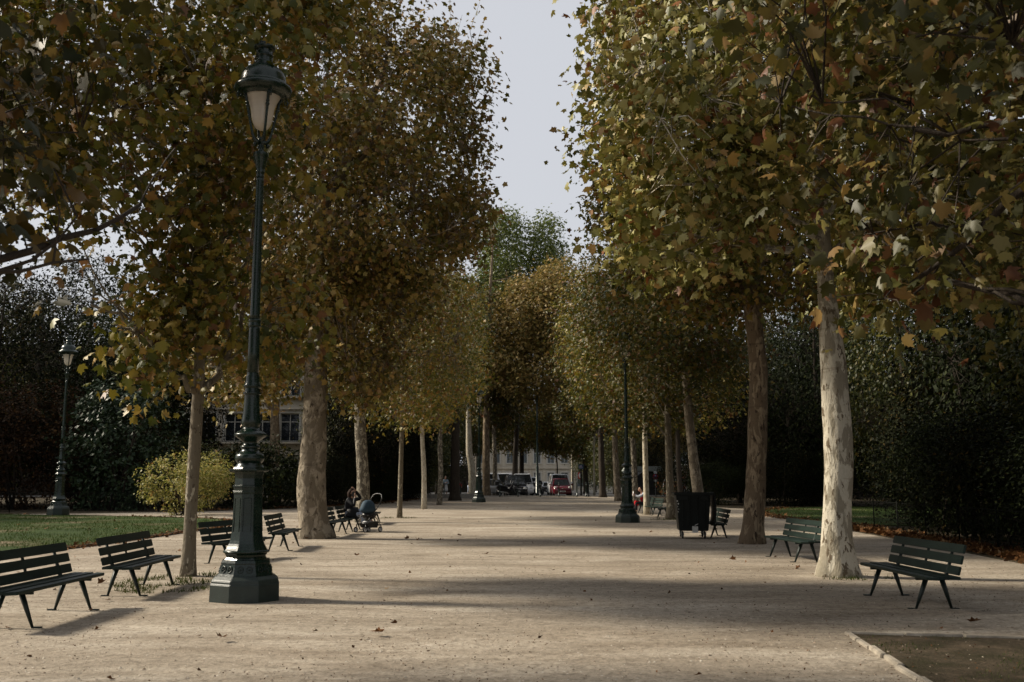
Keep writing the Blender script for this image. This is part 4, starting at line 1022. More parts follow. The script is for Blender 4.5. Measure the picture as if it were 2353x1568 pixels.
SIT = dict(pelvis=(0, .04, .5), chest=(0, -.01, .86), neck=(0, -.04, 1.02), head=(0, -.08, 1.15), shL=(.17, -.01, .93), shR=(-.17, -.01, .93),
           elL=(.24, -.32, .98), wrL=(.09, -.15, 1.24), elR=(-.26, -.2, .76), wrR=(-.12, -.2, 1.03), hipL=(.09, -.02, .48), hipR=(-.09, -.02, .48),
           knL=(.02, -.47, .64), knR=(-.1, -.45, .5), anL=(.0, -.72, .28), anR=(-.1, -.46, .09), toL=(.0, -.88, .21), toR=(-.1, -.62, .045), yaw=R(-10))
w = make_person('woman with dark wavy hair and black padded coat phoning on a bench by the pushchair', (-5.02, 31.1, .0), 88, SIT,
                dict(top='coat', legs='jeans', shoe='shoe', topname='coat'), 'long')
q = MB(); q.lathe([(0, .26), (.1, .25), (.25, .21), (.36, .17)], 18, c=(0, -.1, .36)); q.obj('coat_skirt', M['coat'], w)
q = MB(); q.box((-.118, -.13, 1.12), (.012, .07, .15), Matrix.Rotation(R(20), 4, 'X'))
ph = q.obj('mobile_phone', M['black'], None, bevel=.004); ph.location = w.location; ph.rotation_euler = w.rotation_euler; tag(ph, 'black mobile phone held to the ear of the seated woman in black', 'phone')
S2 = dict(SIT); S2.update(elL=(.22, -.3, .78), wrL=(.1, -.5, .86), elR=(-.24, -.28, .78), wrR=(-.1, -.5, .9), chest=(0, -.06, .85), neck=(0, -.14, 1.0), head=(0, -.2, 1.12),
          knL=(.12, -.45, .5), knR=(-.12, -.45, .5), anL=(.12, -.42, .1), anR=(-.12, -.42, .1), toL=(.12, -.58, .05), toR=(-.12, -.58, .05), yaw=0)
w = make_person('seated person in grey hoodie and red apron reading, half hidden by the thin pale trunk', (6.35, 48.2, .0), -88, S2,
                dict(top='greycloth', legs='darkcloth', topname='hoodie'), 'short')
q = MB(); q.prism([(-.02, .6), (.02, .58), (-.2, .56), (-.45, .6), (-.5, .52), (-.47, .3), (-.44, .3), (-.2, .5)], -.16, .16, 'x')
q.ball((0, -.13, .74), (.15, .1, .2), 12, 8); q.obj('apron', M['redcloth'], w)
q = MB(); q.box((0, -.57, .93), (.3, .008, .2), Matrix.Rotation(R(-15), 4, 'X')); p_ = q.obj('paper', M['whitecloth'], None); p_.location = w.location; p_.rotation_euler = w.rotation_euler
tag(p_, 'white paper held up by the seated person in the red apron', 'paper')
STAND = dict(pelvis=(0, 0, .92), chest=(0, -.01, 1.28), neck=(0, -.02, 1.45), head=(0, -.04, 1.58), shL=(.18, 0, 1.38), shR=(-.18, 0, 1.38),
             elL=(.26, -.04, 1.1), wrL=(-.02, -.2, 1.12), elR=(-.26, -.04, 1.1), wrR=(.04, -.22, 1.16), hipL=(.09, 0, .88), hipR=(-.09, 0, .88),
             knL=(.1, -.02, .48), knR=(-.11, -.03, .48), anL=(.09, .02, .09), anR=(-.13, .0, .09), toL=(.1, -.13, .04), toR=(-.16, -.14, .04), yaw=R(25))
w = make_person('standing woman in pale denim jacket and white dress with folded arms, far left', (-5.7, 86.2, gz(86)), 5, STAND,
                dict(top='denim', skirt='whitecloth', shoe='whitecloth', topname='jacket'), 'short')
q = MB(); q.box((-.2, -.12, .92), (.22, .09, .16)); q.tube([(-.2, -.12, 1.0), (0, -.14, 1.2), (.14, 0, 1.42)], .008, 5)
bg = q.obj('shoulder_bag', M['bag'], None, bevel=.01); bg.location = w.location; bg.rotation_euler = w.rotation_euler; tag(bg, 'brown shoulder bag hanging at the hip of the woman in denim', 'bag')
W2 = dict(STAND); W2.update(elL=(.24, .02, 1.1), wrL=(.26, -.12, .88), elR=(-.24, .02, 1.1), wrR=(-.2, -.16, 1.05), knL=(.1, -.14, .5), anR=(-.09, .16, .14), toR=(-.1, .04, .06), anL=(.09, -.16, .1), toL=(.09, -.32, .05))
make_person('distant person in dark red jacket walking across the street beyond the dark trunk', (-7.45, 143, gz(143)), 0, W2, dict(top='redcloth', legs='darkcloth', topname='jacket'))
W3 = dict(W2); W3.update(yaw=R(60))
make_person('distant person in dark top and jeans half hidden by the pale sunlit trunk', (-4.95, 116, gz(116)), 40, W3, dict(top='darkcloth', legs='jeans', topname='jumper'))

# ------------------------------------------------------------------ pushchair
def make_stroller():
    root = thing('pushchair', 'navy hooded pushchair with white wheels parked before the seated woman', 'pushchair', (-4.32, 30.25, 0), R(-35))
    K = M['black']
    for x, y, r in ((-.19, -.3, .085), (.19, -.3, .085), (-.24, .3, .085), (.24, .3, .085)):
        mb = MB(); mb.add(*wheel_geo(r, .035)); o = mb.obj('wheel', M['rubber'], root); o.location = (x, y, r)
        mb = MB(); mb.add(*wheel_geo(r * .72, .042)); mb.obj('wheel_disc', M['white'], o)
        mb = MB(); mb.tube([(x + .03, y, r), (x + .03, y, r + .08), (x * .95, y + .02, r + .15)], .014, 6); mb.obj('fork', K, root)
    for s in (-1, 1):
        mb = MB(); mb.tube([(s * .18, -.28, .23), (s * .2, -.05, .5), (s * .215, .12, .66), (s * .22, .3, .86)], .013, 8)
        mb.tube([(s * .235, .3, .2), (s * .22, .15, .42), (s * .2, -.05, .52), (s * .2, -.2, .5)], .012, 8); mb.obj('side_frame', K, root)
        mb = MB(); mb.box((s * .22, .3, .85), (.04, .05, .07)); mb.obj('hinge', K, root, bevel=.006)
    mb = MB(); mb.tube([(-.22, .3, .86), (-.21, .38, 1.02), (-.16, .42, 1.1), (-.08, .435, 1.135), (.08, .435, 1.135), (.16, .42, 1.1), (.21, .38, 1.02), (.22, .3, .86)], .015, 8); mb.obj('handle', K, root)
    mb = MB(); mb.tube([(-.19, -.26, .3), (.19, -.26, .3)], .01, 6); mb.tube([(-.23, .3, .2), (.23, .3, .2)], .01, 6); mb.tube([(-.19, -.21, .5), (0, -.27, .51), (.19, -.21, .5)], .013, 6); mb.obj('cross_bar', K, root)
    mb = MB()
    def cf(q, d):
        if q.z < 0: q = Vector((q.x, q.y, q.z * .35))
        return q
    mb.ball((0, .0, .66), (.2, .27, .3), 24, 14, lambda q, d: cf(q * (1 + .025 * math.cos(6 * math.atan2(d.z, -d.y))), d)); mb.obj('canopy', M['navy'], root)
    mb = MB(); mb.ball((0, .06, .5), (.185, .26, .13), 16, 8); mb.obj('seat', K, root)
    mb = MB(); mb.prism([(-.22, .27), (-.1, .14), (.25, .13), (.3, .32), (.1, .3)], -.17, .17, 'x'); mb.obj('basket', K, root)
    mb = MB(); mb.ball((.02, -.12, .28), (.1, .08, .06), 10, 6); b = mb.obj('folded_blanket', M['whitecloth'], None); b.location = root.location; b.rotation_euler = root.rotation_euler
    tag(b, 'crumpled white blanket stuffed in the basket under the pushchair', 'blanket')
make_stroller()

# ------------------------------------------------------------------ shrubs and woods
def make_bush(name, label, loc, rx, ry, h, leaf, size=.12, nc=500, per=12, seed=1, z0=0.0, tmpl=T_S, cat='shrub', group=None, spread=.2, stems=6, shift=0., lumps=5, droop=.5, up=.5):
    rng = np.random.default_rng(seed); rnd = random.Random(seed)
    root = thing(name, label, cat, (loc[0], loc[1], gz(loc[1]) + (loc[2] if len(loc) > 2 else 0)), 0, group)
    boxes = [(0, 0, z0 + (h - z0) * .48, rx, ry, (h - z0) * .5, 2.3)] if lumps < 9 else [(0, 0, z0 + (h - z0) * .38, rx * .7, ry * .7, (h - z0) * .38, 2.)]
    for i in range(lumps):
        a = rnd.uniform(0, 6.28); q = rnd.uniform(.35, .75) if lumps < 9 else rnd.uniform(.5, 1.0)
        boxes.append((math.cos(a) * rx * q, math.sin(a) * ry * q, z0 + (h - z0) * rnd.uniform(.3, .8), rx * rnd.uniform(.3, .5), ry * rnd.uniform(.3, .5), (h - z0) * rnd.uniform(.2, .33), 2))
    c, d = sample_boxes(rng, boxes, nc, .6, .12, .6, seed)
    mb = MB()
    for i in range(stems):
        t = c[rnd.randrange(len(c))]; b0 = Vector((rnd.uniform(-.2, .2) * rx, rnd.uniform(-.2, .2) * ry, -.05)); e = Vector(t)
        mb.tube([b0, b0.lerp(e, .5) + Vector((0, 0, .2 * h * .3)), e], [.02 + .008 * h, .016 + .004 * h, .008], 5)
    mb.obj('stems', M['bark_dark'], root)
    pos, nr, dr, sz, ti = leaves_at(rng, c, per, spread, size, d, up=up, droop=droop)
    pos[:, 2] = np.maximum(pos[:, 2], .02)
    me = leaf_mesh('foliage', pos, nr, dr, sz, np.clip(ti + shift, 0, 1), tmpl, M[leaf])
    o = link(bpy.data.objects.new('foliage', me)); o.parent = root
    return root

def place(o, x, y, s, rz, label=None, z=0.):
    o.location = (x, y, gz(y) + z); o.scale = s if hasattr(s, '__len__') else (s, s, s); o.rotation_euler.z = R(rz)
    if label: o['label'] = label
    return o

# distinct shrubs on the left behind the lawn
make_bush('copper_shrub', 'large copper leaved shrub at the far left edge behind the lawn', (-26.2, 54), 3.6, 3, 7.2, 'leaf_red', .2, 900, 12, 61, tmpl=T_S)
make_bush('copper_shrub', 'lower reddish shrub behind the pale lamp post on the left', (-21.5, 56), 3, 2.5, 4.6, 'leaf_red', .18, 600, 12, 62, tmpl=T_S, shift=-.15)
make_bush('laurel_bush', 'dark glossy laurel bush with pale shining leaves right of the left garden lamp', (-20.6, 52.5), 2.8, 2.4, 6.9, 'leaf_gloss', .27, 800, 9, 63, tmpl=T_S)
make_bush('golden_bush', 'sunlit yellow green bush behind the slender grey trunk', (-14.7, 45.5), 1.9, 1.6, 3.0, 'leaf_yellow', .12, 620, 14, 64, tmpl=T_M, spread=.15, lumps=12)
make_bush('sumac_bush', 'dark feathery bush behind the nearest lamp, below the cream building', (-13.8, 56), 2.9, 2, 3.9, 'leaf_shrub', .22, 620, 12, 65, tmpl=T_S)
make_bush('sumac_bush', 'dark green bush under the tall window of the cream building', (-17.6, 57), 2.2, 2, 3.9, 'leaf_shrub', .16, 700, 12, 66, tmpl=T_S, shift=.15)
make_bush('flower_bush', 'orange flowering bush beyond the right fence near the silver cars', (13.6, 80), 2.0, 1.2, 2.2, 'leaf_flower', .14, 260, 10, 67, tmpl=T_S)

# prototypes of wood plants, then copies
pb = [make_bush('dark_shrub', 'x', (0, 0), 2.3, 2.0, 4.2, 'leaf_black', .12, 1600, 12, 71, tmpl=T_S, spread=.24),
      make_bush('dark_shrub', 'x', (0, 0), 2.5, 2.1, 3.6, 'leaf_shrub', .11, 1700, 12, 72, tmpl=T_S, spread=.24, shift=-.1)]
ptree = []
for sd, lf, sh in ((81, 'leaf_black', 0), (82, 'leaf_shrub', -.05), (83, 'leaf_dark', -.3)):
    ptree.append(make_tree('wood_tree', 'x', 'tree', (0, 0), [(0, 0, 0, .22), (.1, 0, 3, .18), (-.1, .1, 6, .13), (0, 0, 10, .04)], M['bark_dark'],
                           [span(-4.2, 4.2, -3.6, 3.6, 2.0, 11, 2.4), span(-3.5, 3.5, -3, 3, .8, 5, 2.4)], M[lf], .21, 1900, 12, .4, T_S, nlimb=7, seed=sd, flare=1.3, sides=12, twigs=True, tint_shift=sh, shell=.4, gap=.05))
usedp = set()
def use(proto, x, y, s, rz, label, group, z=0.):
    o = proto if id(proto) not in usedp else dup(proto)
    usedp.add(id(proto)); place(o, x, y, s, rz, label, z); o['group'] = group; return o
rnd = random.Random(9)
GR = 'dark shrubs of the wood on the right'; LR_ = 'dark shaded shrub in the dense planting behind the right benches'
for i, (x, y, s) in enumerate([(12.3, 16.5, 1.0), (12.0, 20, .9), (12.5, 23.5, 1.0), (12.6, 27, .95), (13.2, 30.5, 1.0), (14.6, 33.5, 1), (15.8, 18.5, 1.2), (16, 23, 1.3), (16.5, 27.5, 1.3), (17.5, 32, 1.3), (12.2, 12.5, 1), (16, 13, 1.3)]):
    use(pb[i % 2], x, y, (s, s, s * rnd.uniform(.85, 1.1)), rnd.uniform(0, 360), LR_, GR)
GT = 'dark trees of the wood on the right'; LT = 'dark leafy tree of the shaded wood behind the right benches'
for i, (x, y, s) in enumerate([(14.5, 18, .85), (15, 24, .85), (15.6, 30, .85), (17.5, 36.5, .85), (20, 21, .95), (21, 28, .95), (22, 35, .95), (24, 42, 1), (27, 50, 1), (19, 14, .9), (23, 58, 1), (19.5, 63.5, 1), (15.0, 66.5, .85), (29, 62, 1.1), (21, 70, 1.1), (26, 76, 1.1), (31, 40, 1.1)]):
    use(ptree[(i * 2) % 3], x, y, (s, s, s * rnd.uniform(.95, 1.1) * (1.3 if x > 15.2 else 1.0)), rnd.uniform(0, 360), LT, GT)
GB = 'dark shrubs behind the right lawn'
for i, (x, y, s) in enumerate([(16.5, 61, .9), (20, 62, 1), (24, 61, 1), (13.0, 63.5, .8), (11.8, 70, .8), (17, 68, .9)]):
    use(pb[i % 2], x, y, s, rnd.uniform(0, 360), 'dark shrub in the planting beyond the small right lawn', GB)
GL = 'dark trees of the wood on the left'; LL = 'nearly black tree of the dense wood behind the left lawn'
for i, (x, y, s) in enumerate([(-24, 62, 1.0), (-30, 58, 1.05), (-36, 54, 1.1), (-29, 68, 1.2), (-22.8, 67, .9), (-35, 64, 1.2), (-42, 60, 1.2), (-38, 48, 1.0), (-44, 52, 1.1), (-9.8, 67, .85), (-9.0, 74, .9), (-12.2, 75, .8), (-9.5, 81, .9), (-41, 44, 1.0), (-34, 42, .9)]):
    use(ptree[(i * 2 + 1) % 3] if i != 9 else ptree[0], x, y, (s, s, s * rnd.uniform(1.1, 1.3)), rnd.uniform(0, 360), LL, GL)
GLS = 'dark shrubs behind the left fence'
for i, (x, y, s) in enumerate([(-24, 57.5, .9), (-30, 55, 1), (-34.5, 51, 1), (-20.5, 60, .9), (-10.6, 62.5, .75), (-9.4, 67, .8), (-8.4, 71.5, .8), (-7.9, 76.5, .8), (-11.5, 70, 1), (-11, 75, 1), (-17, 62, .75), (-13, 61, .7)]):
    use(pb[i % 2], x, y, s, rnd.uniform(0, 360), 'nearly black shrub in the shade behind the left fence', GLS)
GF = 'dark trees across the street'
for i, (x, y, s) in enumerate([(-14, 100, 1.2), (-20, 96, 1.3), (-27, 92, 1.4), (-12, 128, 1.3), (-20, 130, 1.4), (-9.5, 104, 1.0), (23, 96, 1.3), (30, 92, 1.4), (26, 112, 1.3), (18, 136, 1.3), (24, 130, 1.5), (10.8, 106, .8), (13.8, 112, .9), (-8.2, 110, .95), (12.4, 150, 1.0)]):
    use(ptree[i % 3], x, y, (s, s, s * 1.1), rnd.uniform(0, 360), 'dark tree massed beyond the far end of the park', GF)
make_tree('plane_tree', 'brown trunk in the garden in front of the cream building balcony', 'tree', (-14.6, 62), [(-14.6, 62, 0, .36), (-14.7, 62, 4, .3), (-14.8, 62, 8, .24), (-14.6, 62, 13, .08)], M['bark_brown'],
          [span(-20, -10, 57.5, 66, 7.3, 15, 2.5)], M['leaf_near'], .28, 900, 12, .4, T_M, nlimb=8, seed=91, flare=1.3, sides=14)

# hedge along the street end left
def make_hedge(label, x0, x1, y, h, d, seed):
    root = thing('hedge', label, 'hedge', ((x0 + x1) / 2, y, gz(y))); rng = np.random.default_rng(seed)
    L = x1 - x0; n = int(L * 26 * h * (1 if h < 8 else .55)); big = h > 8
    c = np.stack([rng.uniform(-L / 2, L / 2, n), rng.uniform(-d / 2, d / 2, n), rng.uniform(.05, h, n)], 1)
    if big: c[:, 2] *= np.array([.88 + .3 * mnoise.noise(Vector((q[0] * .3, 0, seed))) for q in c])
    mb = MB(); mb.box((0, 0, h * (.35 if big else .47)), (L - .3, d * .5, h * (.7 if big else .94))); mb.obj('dark_core', M['bark_dark'], root)  # solid dark box added inside so no sky shows through the foliage
    pos, nr, dr, sz, ti = leaves_at(rng, c, 8, .3 if big else .12, .3 if big else .16); me = leaf_mesh('foliage', pos, nr, dr, sz, ti, T_S, M['leaf_black'])
    o = link(bpy.data.objects.new('foliage', me)); o.parent = root
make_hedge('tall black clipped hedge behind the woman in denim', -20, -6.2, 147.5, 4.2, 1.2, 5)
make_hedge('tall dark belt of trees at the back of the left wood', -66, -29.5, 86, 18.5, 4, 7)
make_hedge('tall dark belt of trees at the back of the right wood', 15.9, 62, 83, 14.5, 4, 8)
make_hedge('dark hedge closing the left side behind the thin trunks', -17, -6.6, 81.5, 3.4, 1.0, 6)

# ------------------------------------------------------------------ fences and low wall
def make_fence(label, pts, h, step=2.2, mesh=True, cell=.11):
    p0 = pts[0]; root = thing('fence', label, 'fence', (p0[0], p0[1], gz(p0[1])))
    o3 = Vector((p0[0], p0[1], gz(p0[1]))); rails = MB(); wires = MB()
    for a, b in zip(pts[:-1], pts[1:]):
        A = Vector((*a, gz(a[1]))) - o3; B = Vector((*b, gz(b[1]))) - o3; L = (B - A).length; n = max(1, round(L / step))
        for i in range(n + 1):
            p = A.lerp(B, i / n); mb = MB(); mb.tube([p, p + Vector((0, 0, h + .06))], .018, 6); mb.obj('post', M['ironwork'], root)
        for z in (.08, h): rails.tube([A + Vector((0, 0, z)), B + Vector((0, 0, z))], .01, 5)
        if mesh:
            m = int(L / cell)
            for i in range(-int(h / cell), m):
                for s in (0, 1):
                    t0, t1 = i * cell, i * cell + h; z0, z1 = 0.08, h
                    if t0 < 0: z0 = .08 - t0; t0 = 0
                    if t1 > L: z1 = h - (t1 - L); t1 = L
                    if z1 <= z0: continue
                    q0, q1 = A.lerp(B, t0 / L), A.lerp(B, t1 / L)
                    if s: z0, z1 = h + .08 - z0, h + .08 - z1
                    wires.tube([q0 + Vector((0, 0, z0)), q1 + Vector((0, 0, z1))], .0022, 3, False)
        else:
            for i in range(int(L / .14)):
                p = A.lerp(B, i * .14 / L); wires.tube([p + Vector((0, 0, .03)), p + Vector((0, 0, h + .08))], .008, 4, False)
    rails.obj('rail', M['ironwork'], root)
    wires.obj('wire_mesh' if mesh else 'bars', M['ironwork'], root)
make_fence('low black wire fence behind the left lawn', [(-33, 47.5), (-24, 48.2), (-17.5, 50)], .95)
make_fence('low black wire fence right of the golden bush', [(-17, 50.5), (-12.2, 57.5), (-9.8, 64)], .95)
make_fence('black wire fence in front of the silver cars on the right', [(9.2, 70), (12.5, 76), (22, 80)], .95)
make_fence('thin black wire fence along the right planting', [(9.95, 17), (10.6, 24), (11.1, 31)], .9)
mb = MB()
for i in range(9):
    mb.box((-13.2 + i * 1.22, 79.0 + .02 * (i % 2), .3), (1.2, .4, .46 + .03 * (i % 3)))
o = mb.obj('low_wall', M['kerb'], None, bevel=.02); tag(o, 'low stone block wall in front of the dark hedge behind the thin trunks', 'wall')

# ------------------------------------------------------------------ buildings
def make_building(label, x0, x1, y, z0, floors, fh, nwin, ww, wh, sill, depth=10, roof=True, curtain='curtain', balcony=False, rz=0, arch=False, wallmat='stone', cornice=True):
    root = thing('building', label, 'building', ((x0 + x1) / 2, y, z0), R(rz)); L = x1 - x0; pit = L / nwin
    wall = MB(); wall.smooth = False; T = .35
    Ht = floors * fh
    for f in range(floors):
        zb = f * fh
        wall.box((0, T / 2, zb + sill / 2), (L, T, sill))
        top = fh - sill - wh
        wall.box((0, T / 2, zb + sill + wh + top / 2), (L, T, top - .004))
        for i in range(nwin + 1):
            if i == 0: a, b = -L / 2, -L / 2 + pit / 2 - ww / 2
            elif i == nwin: a, b = L / 2 - pit / 2 + ww / 2, L / 2
            else: a, b = -L / 2 + (i - .5) * pit + ww / 2, -L / 2 + (i + .5) * pit - ww / 2
            wall.box(((a + b) / 2, T / 2, zb + sill + wh / 2), (b - a, T, wh))
    wall.box((0, T + depth / 2, Ht / 2), (L - .1, depth, Ht - .1))
    wall.obj('wall', M[wallmat], root)
    tr = MB(); tr.smooth = False
    for f in range(floors):
        z = (f + 1) * fh
        tr.box((0, -.12, z - .06), (L + .3, .36, .16)); tr.box((0, -.06, z - .2), (L + .1, .2, .1))
        for i in range(int(L / .5)): tr.box((-L / 2 + .25 + i * .5, -.14, z - .2), (.12, .2, .12))
    for i in range(nwin + 1):   # pilasters
        x = -L / 2 + i * pit
        tr.box((max(-L / 2 + .2, min(L / 2 - .2, x)), -.05, Ht / 2 - .2), (.34, .1, Ht - .5))
    tr.box((0, -.06, .35), (L, .14, .7))
    tr.obj('cornice', M[wallmat], root)
    for f in range(floors):
        for i in range(nwin):
            x = -L / 2 + (i + .5) * pit; zc = f * fh + sill + wh / 2; fr = MB(); fr.smooth = False
            for dx in (-ww / 2 - .06, ww / 2 + .06): fr.box((x + dx, -.035, zc), (.14, .09, wh + .1))
            fr.box((x, -.045, zc + wh / 2 + .1), (ww + .36, .12, .16)); fr.box((x, -.06, zc - wh / 2 - .06), (ww + .3, .2, .1))
            for dx in (-ww / 2 + .03, 0, ww / 2 - .03): fr.box((x + dx, .2, zc), (.06, .05, wh))
            for dz in (-wh / 2 + .03, wh * .2, wh / 2 - .03): fr.box((x, .196, zc + dz), (ww, .045, .05))
            w = fr.obj('window', M['frame'], root)
            g = MB(); g.box((x, .24, zc), (ww, .02, wh)); g.obj('pane', M[curtain], w)
            if balcony and f >= 1:
                b = MB(); b.smooth = True; bz = f * fh + sill - .1
                for k in range(15):
                    xx = x - ww * .75 + k * ww * 1.5 / 14; b.tube([(xx, -.42, bz), (xx, -.42, bz + .85)], .012, 4)
                for zz in (.05, .45, .88): b.tube([(x - ww * .75, -.42, bz + zz), (x + ww * .75, -.42, bz + zz)], .016, 4)
                for s in (-1, 1): b.tube([(x + s * ww * .75, -.42, bz + .88), (x + s * ww * .75, -.02, bz + .88)], .016, 4)
                b.obj('balcony', M['ironwork'], root)
                b = MB(); b.box((x, -.27, bz - .03), (ww * 1.6, .42, .12)); b.obj('balcony_slab', M[wallmat], root)
    if roof:
        r = MB(); r.prism([(-.3, Ht + .05), (.9, Ht + 2.4), (depth - .5, Ht + 3.2), (depth + .8, Ht + .05)], -L / 2 - .1, L / 2 + .1, 'x'); ro = r.obj('roof', M['slate'], root)
        for x in (-L * .3, L * .1, L * .38):
            c = MB(); c.box((x, 4, Ht + 3.3), (1.6, .7, 2)); c.obj('chimney', M[wallmat], ro)
    return root
make_building('cream stone house with arched French windows behind the street, centre', -8.2, 9.8, 166, gz(166), 3, 3.9, 8, 1.15, 2.35, .75)
make_building('cream building with balconies glimpsed behind the lamp and left bushes', -27.5, -14.3, 79, gz(79) - .1, 3, 3.6, 6, 1.5, 2.2, .95, balcony=True, curtain='glass', depth=8)
make_building('pale building glimpsed far left above the black hedge', -30, -10, 152, gz(150), 4, 3.5, 10, 1.1, 2.0, .9, curtain='glass')
make_building('stone building seen between the right trunks beyond the cars', 10.4, 45, 170, gz(170), 4, 3.7, 14, 1.2, 2.2, .8)
# railing in front of the cream house
make_fence('black iron railing in front of the cream house', [(-8, 161), (9.5, 161)], 1.25, 3.5, mesh=False)

# ------------------------------------------------------------------ vehicles
def make_car(name, label, cat, loc, rz, L=4.2, W=1.75, H=1.5, paintm='black_car', roofm=None, belt=.9, bon=.78, kind='hatch', round_lights=False, face='front'):
    """front of the car looks towards local -Y"""
    root = thing(name, label, cat, (loc[0], loc[1], gz(loc[1]) + .032), R(rz)); h = L / 2; w = W / 2
    # lower body loft
    st = [(-h, .72, .28, .58), (-h + .08, .88, .2, .68), (-h + .35, .98, .18, bon - .04), (-h + L * .24, 1, .18, bon + .04), (-h + L * .3, 1, .18, belt - .02), (0, 1, .18, belt), (h - L * .22, 1, .18, belt + .02), (h - .3, .98, .18, belt + .01), (h - .06, .9, .22, belt - .08), (h, .78, .3, belt - .2)]
    mb = MB(); n = 12; vs = []
    for y, k, zb, zt in st:
        ww = w * k; mid = (zb + zt) / 2
        ring = [(-ww * .86, zb), (-ww * .98, zb + .1), (-ww, mid), (-ww * .975, zt - .1), (-ww * .9, zt - .02), (-ww * .55, zt + .015), (ww * .55, zt + .015), (ww * .9, zt - .02), (ww * .975, zt - .1), (ww, mid), (ww * .98, zb + .1), (ww * .86, zb)]
        vs += [(x, y, z) for x, z in ring]
    fs = [(i * n + k, i * n + (k + 1) % n, (i + 1) * n + (k + 1) % n, (i + 1) * n + k) for i in range(len(st) - 1) for k in range(n)] + [tuple(range(n - 1, -1, -1)), tuple((len(st) - 1) * n + k for k in range(n))]
    mb.add(vs, fs); body = mb.obj('body', M[paintm], root, autosmooth=R(40))
    # cabin
    if kind == 'van': y0, y1, t0, t1 = -h + L * .16, h - .04, -h + L * .3, h - .1
    elif kind == 'suv': y0, y1, t0, t1 = -h + L * .27, h - .05, -h + L * .42, h - .45
    else: y0, y1, t0, t1 = -h + L * .26, h - .12, -h + L * .43, h - .55
    z0, z1 = belt - .03, H - .05
    def cab(inset, grow):
        a = w * .93 + grow; b = w * .74 + grow
        return [(-a, y0 - grow, z0), (a, y0 - grow, z0), (a, y1 + grow, z0), (-a, y1 + grow, z0), (-b, t0 - grow, z1), (b, t0 - grow, z1), (b, t1 + grow, z1), (-b, t1 + grow, z1)]
    V = [Vector(q) for q in cab(0, 0)]
    mb = MB(); mb.smooth = False
    top = [(-w * .68, t0 + .12, H), (w * .68, t0 + .12, H), (w * .68, t1 - .1, H), (-w * .68, t1 - .1, H)]
    mb.add(V + [Vector(q) for q in top], [(0, 1, 5, 4), (1, 2, 6, 5), (2, 3, 7, 6), (3, 0, 4, 7), (4, 5, 9, 8), (5, 6, 10, 9), (6, 7, 11, 10), (7, 4, 8, 11), (8, 9, 10, 11)])
    mb.obj('roof', M[roofm or paintm], root, bevel=.04)
    def pane(nm, q, ins):
        q = [Vector(p) for p in q]; c = sum(q, Vector()) / 4; nrm = (q[1] - q[0]).cross(q[3] - q[0]).normalized()
        if nrm.dot(c - Vector((0, (y0 + y1) / 2, .9))) < 0: nrm = -nrm
        p = [c + (v - c) * ins for v in q]
        m = MB(); m.smooth = False; m.add([v + nrm * .012 for v in p] + [v - nrm * .02 for v in p], [(0, 1, 2, 3), (7, 6, 5, 4), (0, 4, 5, 1), (1, 5, 6, 2), (2, 6, 7, 3), (3, 7, 4, 0)]); m.obj(nm, M['glass'], root)
    pane('windscreen', (V[0], V[1], V[5], V[4]), .9); pane('rear_window', (V[2], V[3], V[7], V[6]), .84)
    for a, b, c, d in ((1, 2, 6, 5), (3, 0, 4, 7)):
        for u0, u1 in ((.06, .47), (.52, .92)):
            q = [V[a].lerp(V[b], u0), V[a].lerp(V[b], u1), V[d].lerp(V[c], u1), V[d].lerp(V[c], u0)]; pane('side_window', q, .86)
    for x in (-1, 1):
        for y in (-h + L * .19, h - L * .2):
            m = MB(); m.add(*wheel_geo(.31, .2)); t = m.obj('wheel', M['rubber'], root); t.location = (x * (w - .1), y, .31)
            m = MB(); m.add(*wheel_geo(.19, .212)); m.obj('rim', M['chrome'], t)
            for k in range(0): pass
        m = MB()
        if round_lights:
            m.ball((x * w * .72, -h + .16, .72), (.11, .09, .11), 16, 10); m.tube([(x * w * .72, -h + .11, .5), (x * w * .72, -h + .04, .5)], .06, 12)
        else: m.ball((x * w * .68, -h + .12, .64), (.2, .1, .085), 14, 8)
        m.obj('headlight', M['lamp_glass'], root)
        m = MB(); m.box((x * w * .82, h - .04, belt - .18), (.14, .08, .26)); m.obj('tail_light', M['red_light'], root, bevel=.01)
        m = MB(); m.ball((x * (w + .1), y0 + .35, belt + .06), (.11, .06, .075), 10, 6); m.obj('wing_mirror', M[paintm], root)
    m = MB(); m.box((0, -h + .02, .5), (W * .34, .03, .1)); m.box((0, -h + .03, .33), (W * .6, .05, .12)); m.obj('grille', M['black'], root)
    m = MB(); m.box((0, -h - .005, .41), (.48, .03, .1)); pl = m.obj('number_plate', M['plate'], root)
    m = MB(); 
    for k, x in enumerate((-.16, -.1, -.02, .03, .08, .15)): m.box((x, -h - .023, .41), (.035, .006, .06))
    m.obj('plate_characters', M['ink'], pl)
    m = MB(); m.box((0, -h + .035, .64), (W * .36, .05, .025)); m.ball((0, -h + .03, .64), (.05, .03, .05), 10, 6); m.obj('chrome_bar', M['chrome'], root)
    return root
make_car('small_car', 'small red car with round headlights facing the alley from the street', 'car', (4.2, 87.0), 3, 3.6, 1.66, 1.5, 'red_car', belt=.92, bon=.84, round_lights=True)
make_car('white_van', 'white van parked directly behind the small red car', 'van', (4.35, 93.2), 2, 4.9, 1.95, 1.95, 'white', kind='van', belt=1.1, bon=.95)
make_car('people_carrier', 'black people carrier parked nose on behind the black scooter', 'car', (.3, 88.3), 4, 4.8, 1.9, 1.82, 'black_car', kind='van', belt=1.0, bon=.88)
make_car('white_van', 'white van mostly hidden behind the black people carrier', 'van', (.95, 94.5), 2, 5, 2, 2.0, 'white', kind='van', belt=1.15, bon=1.0)
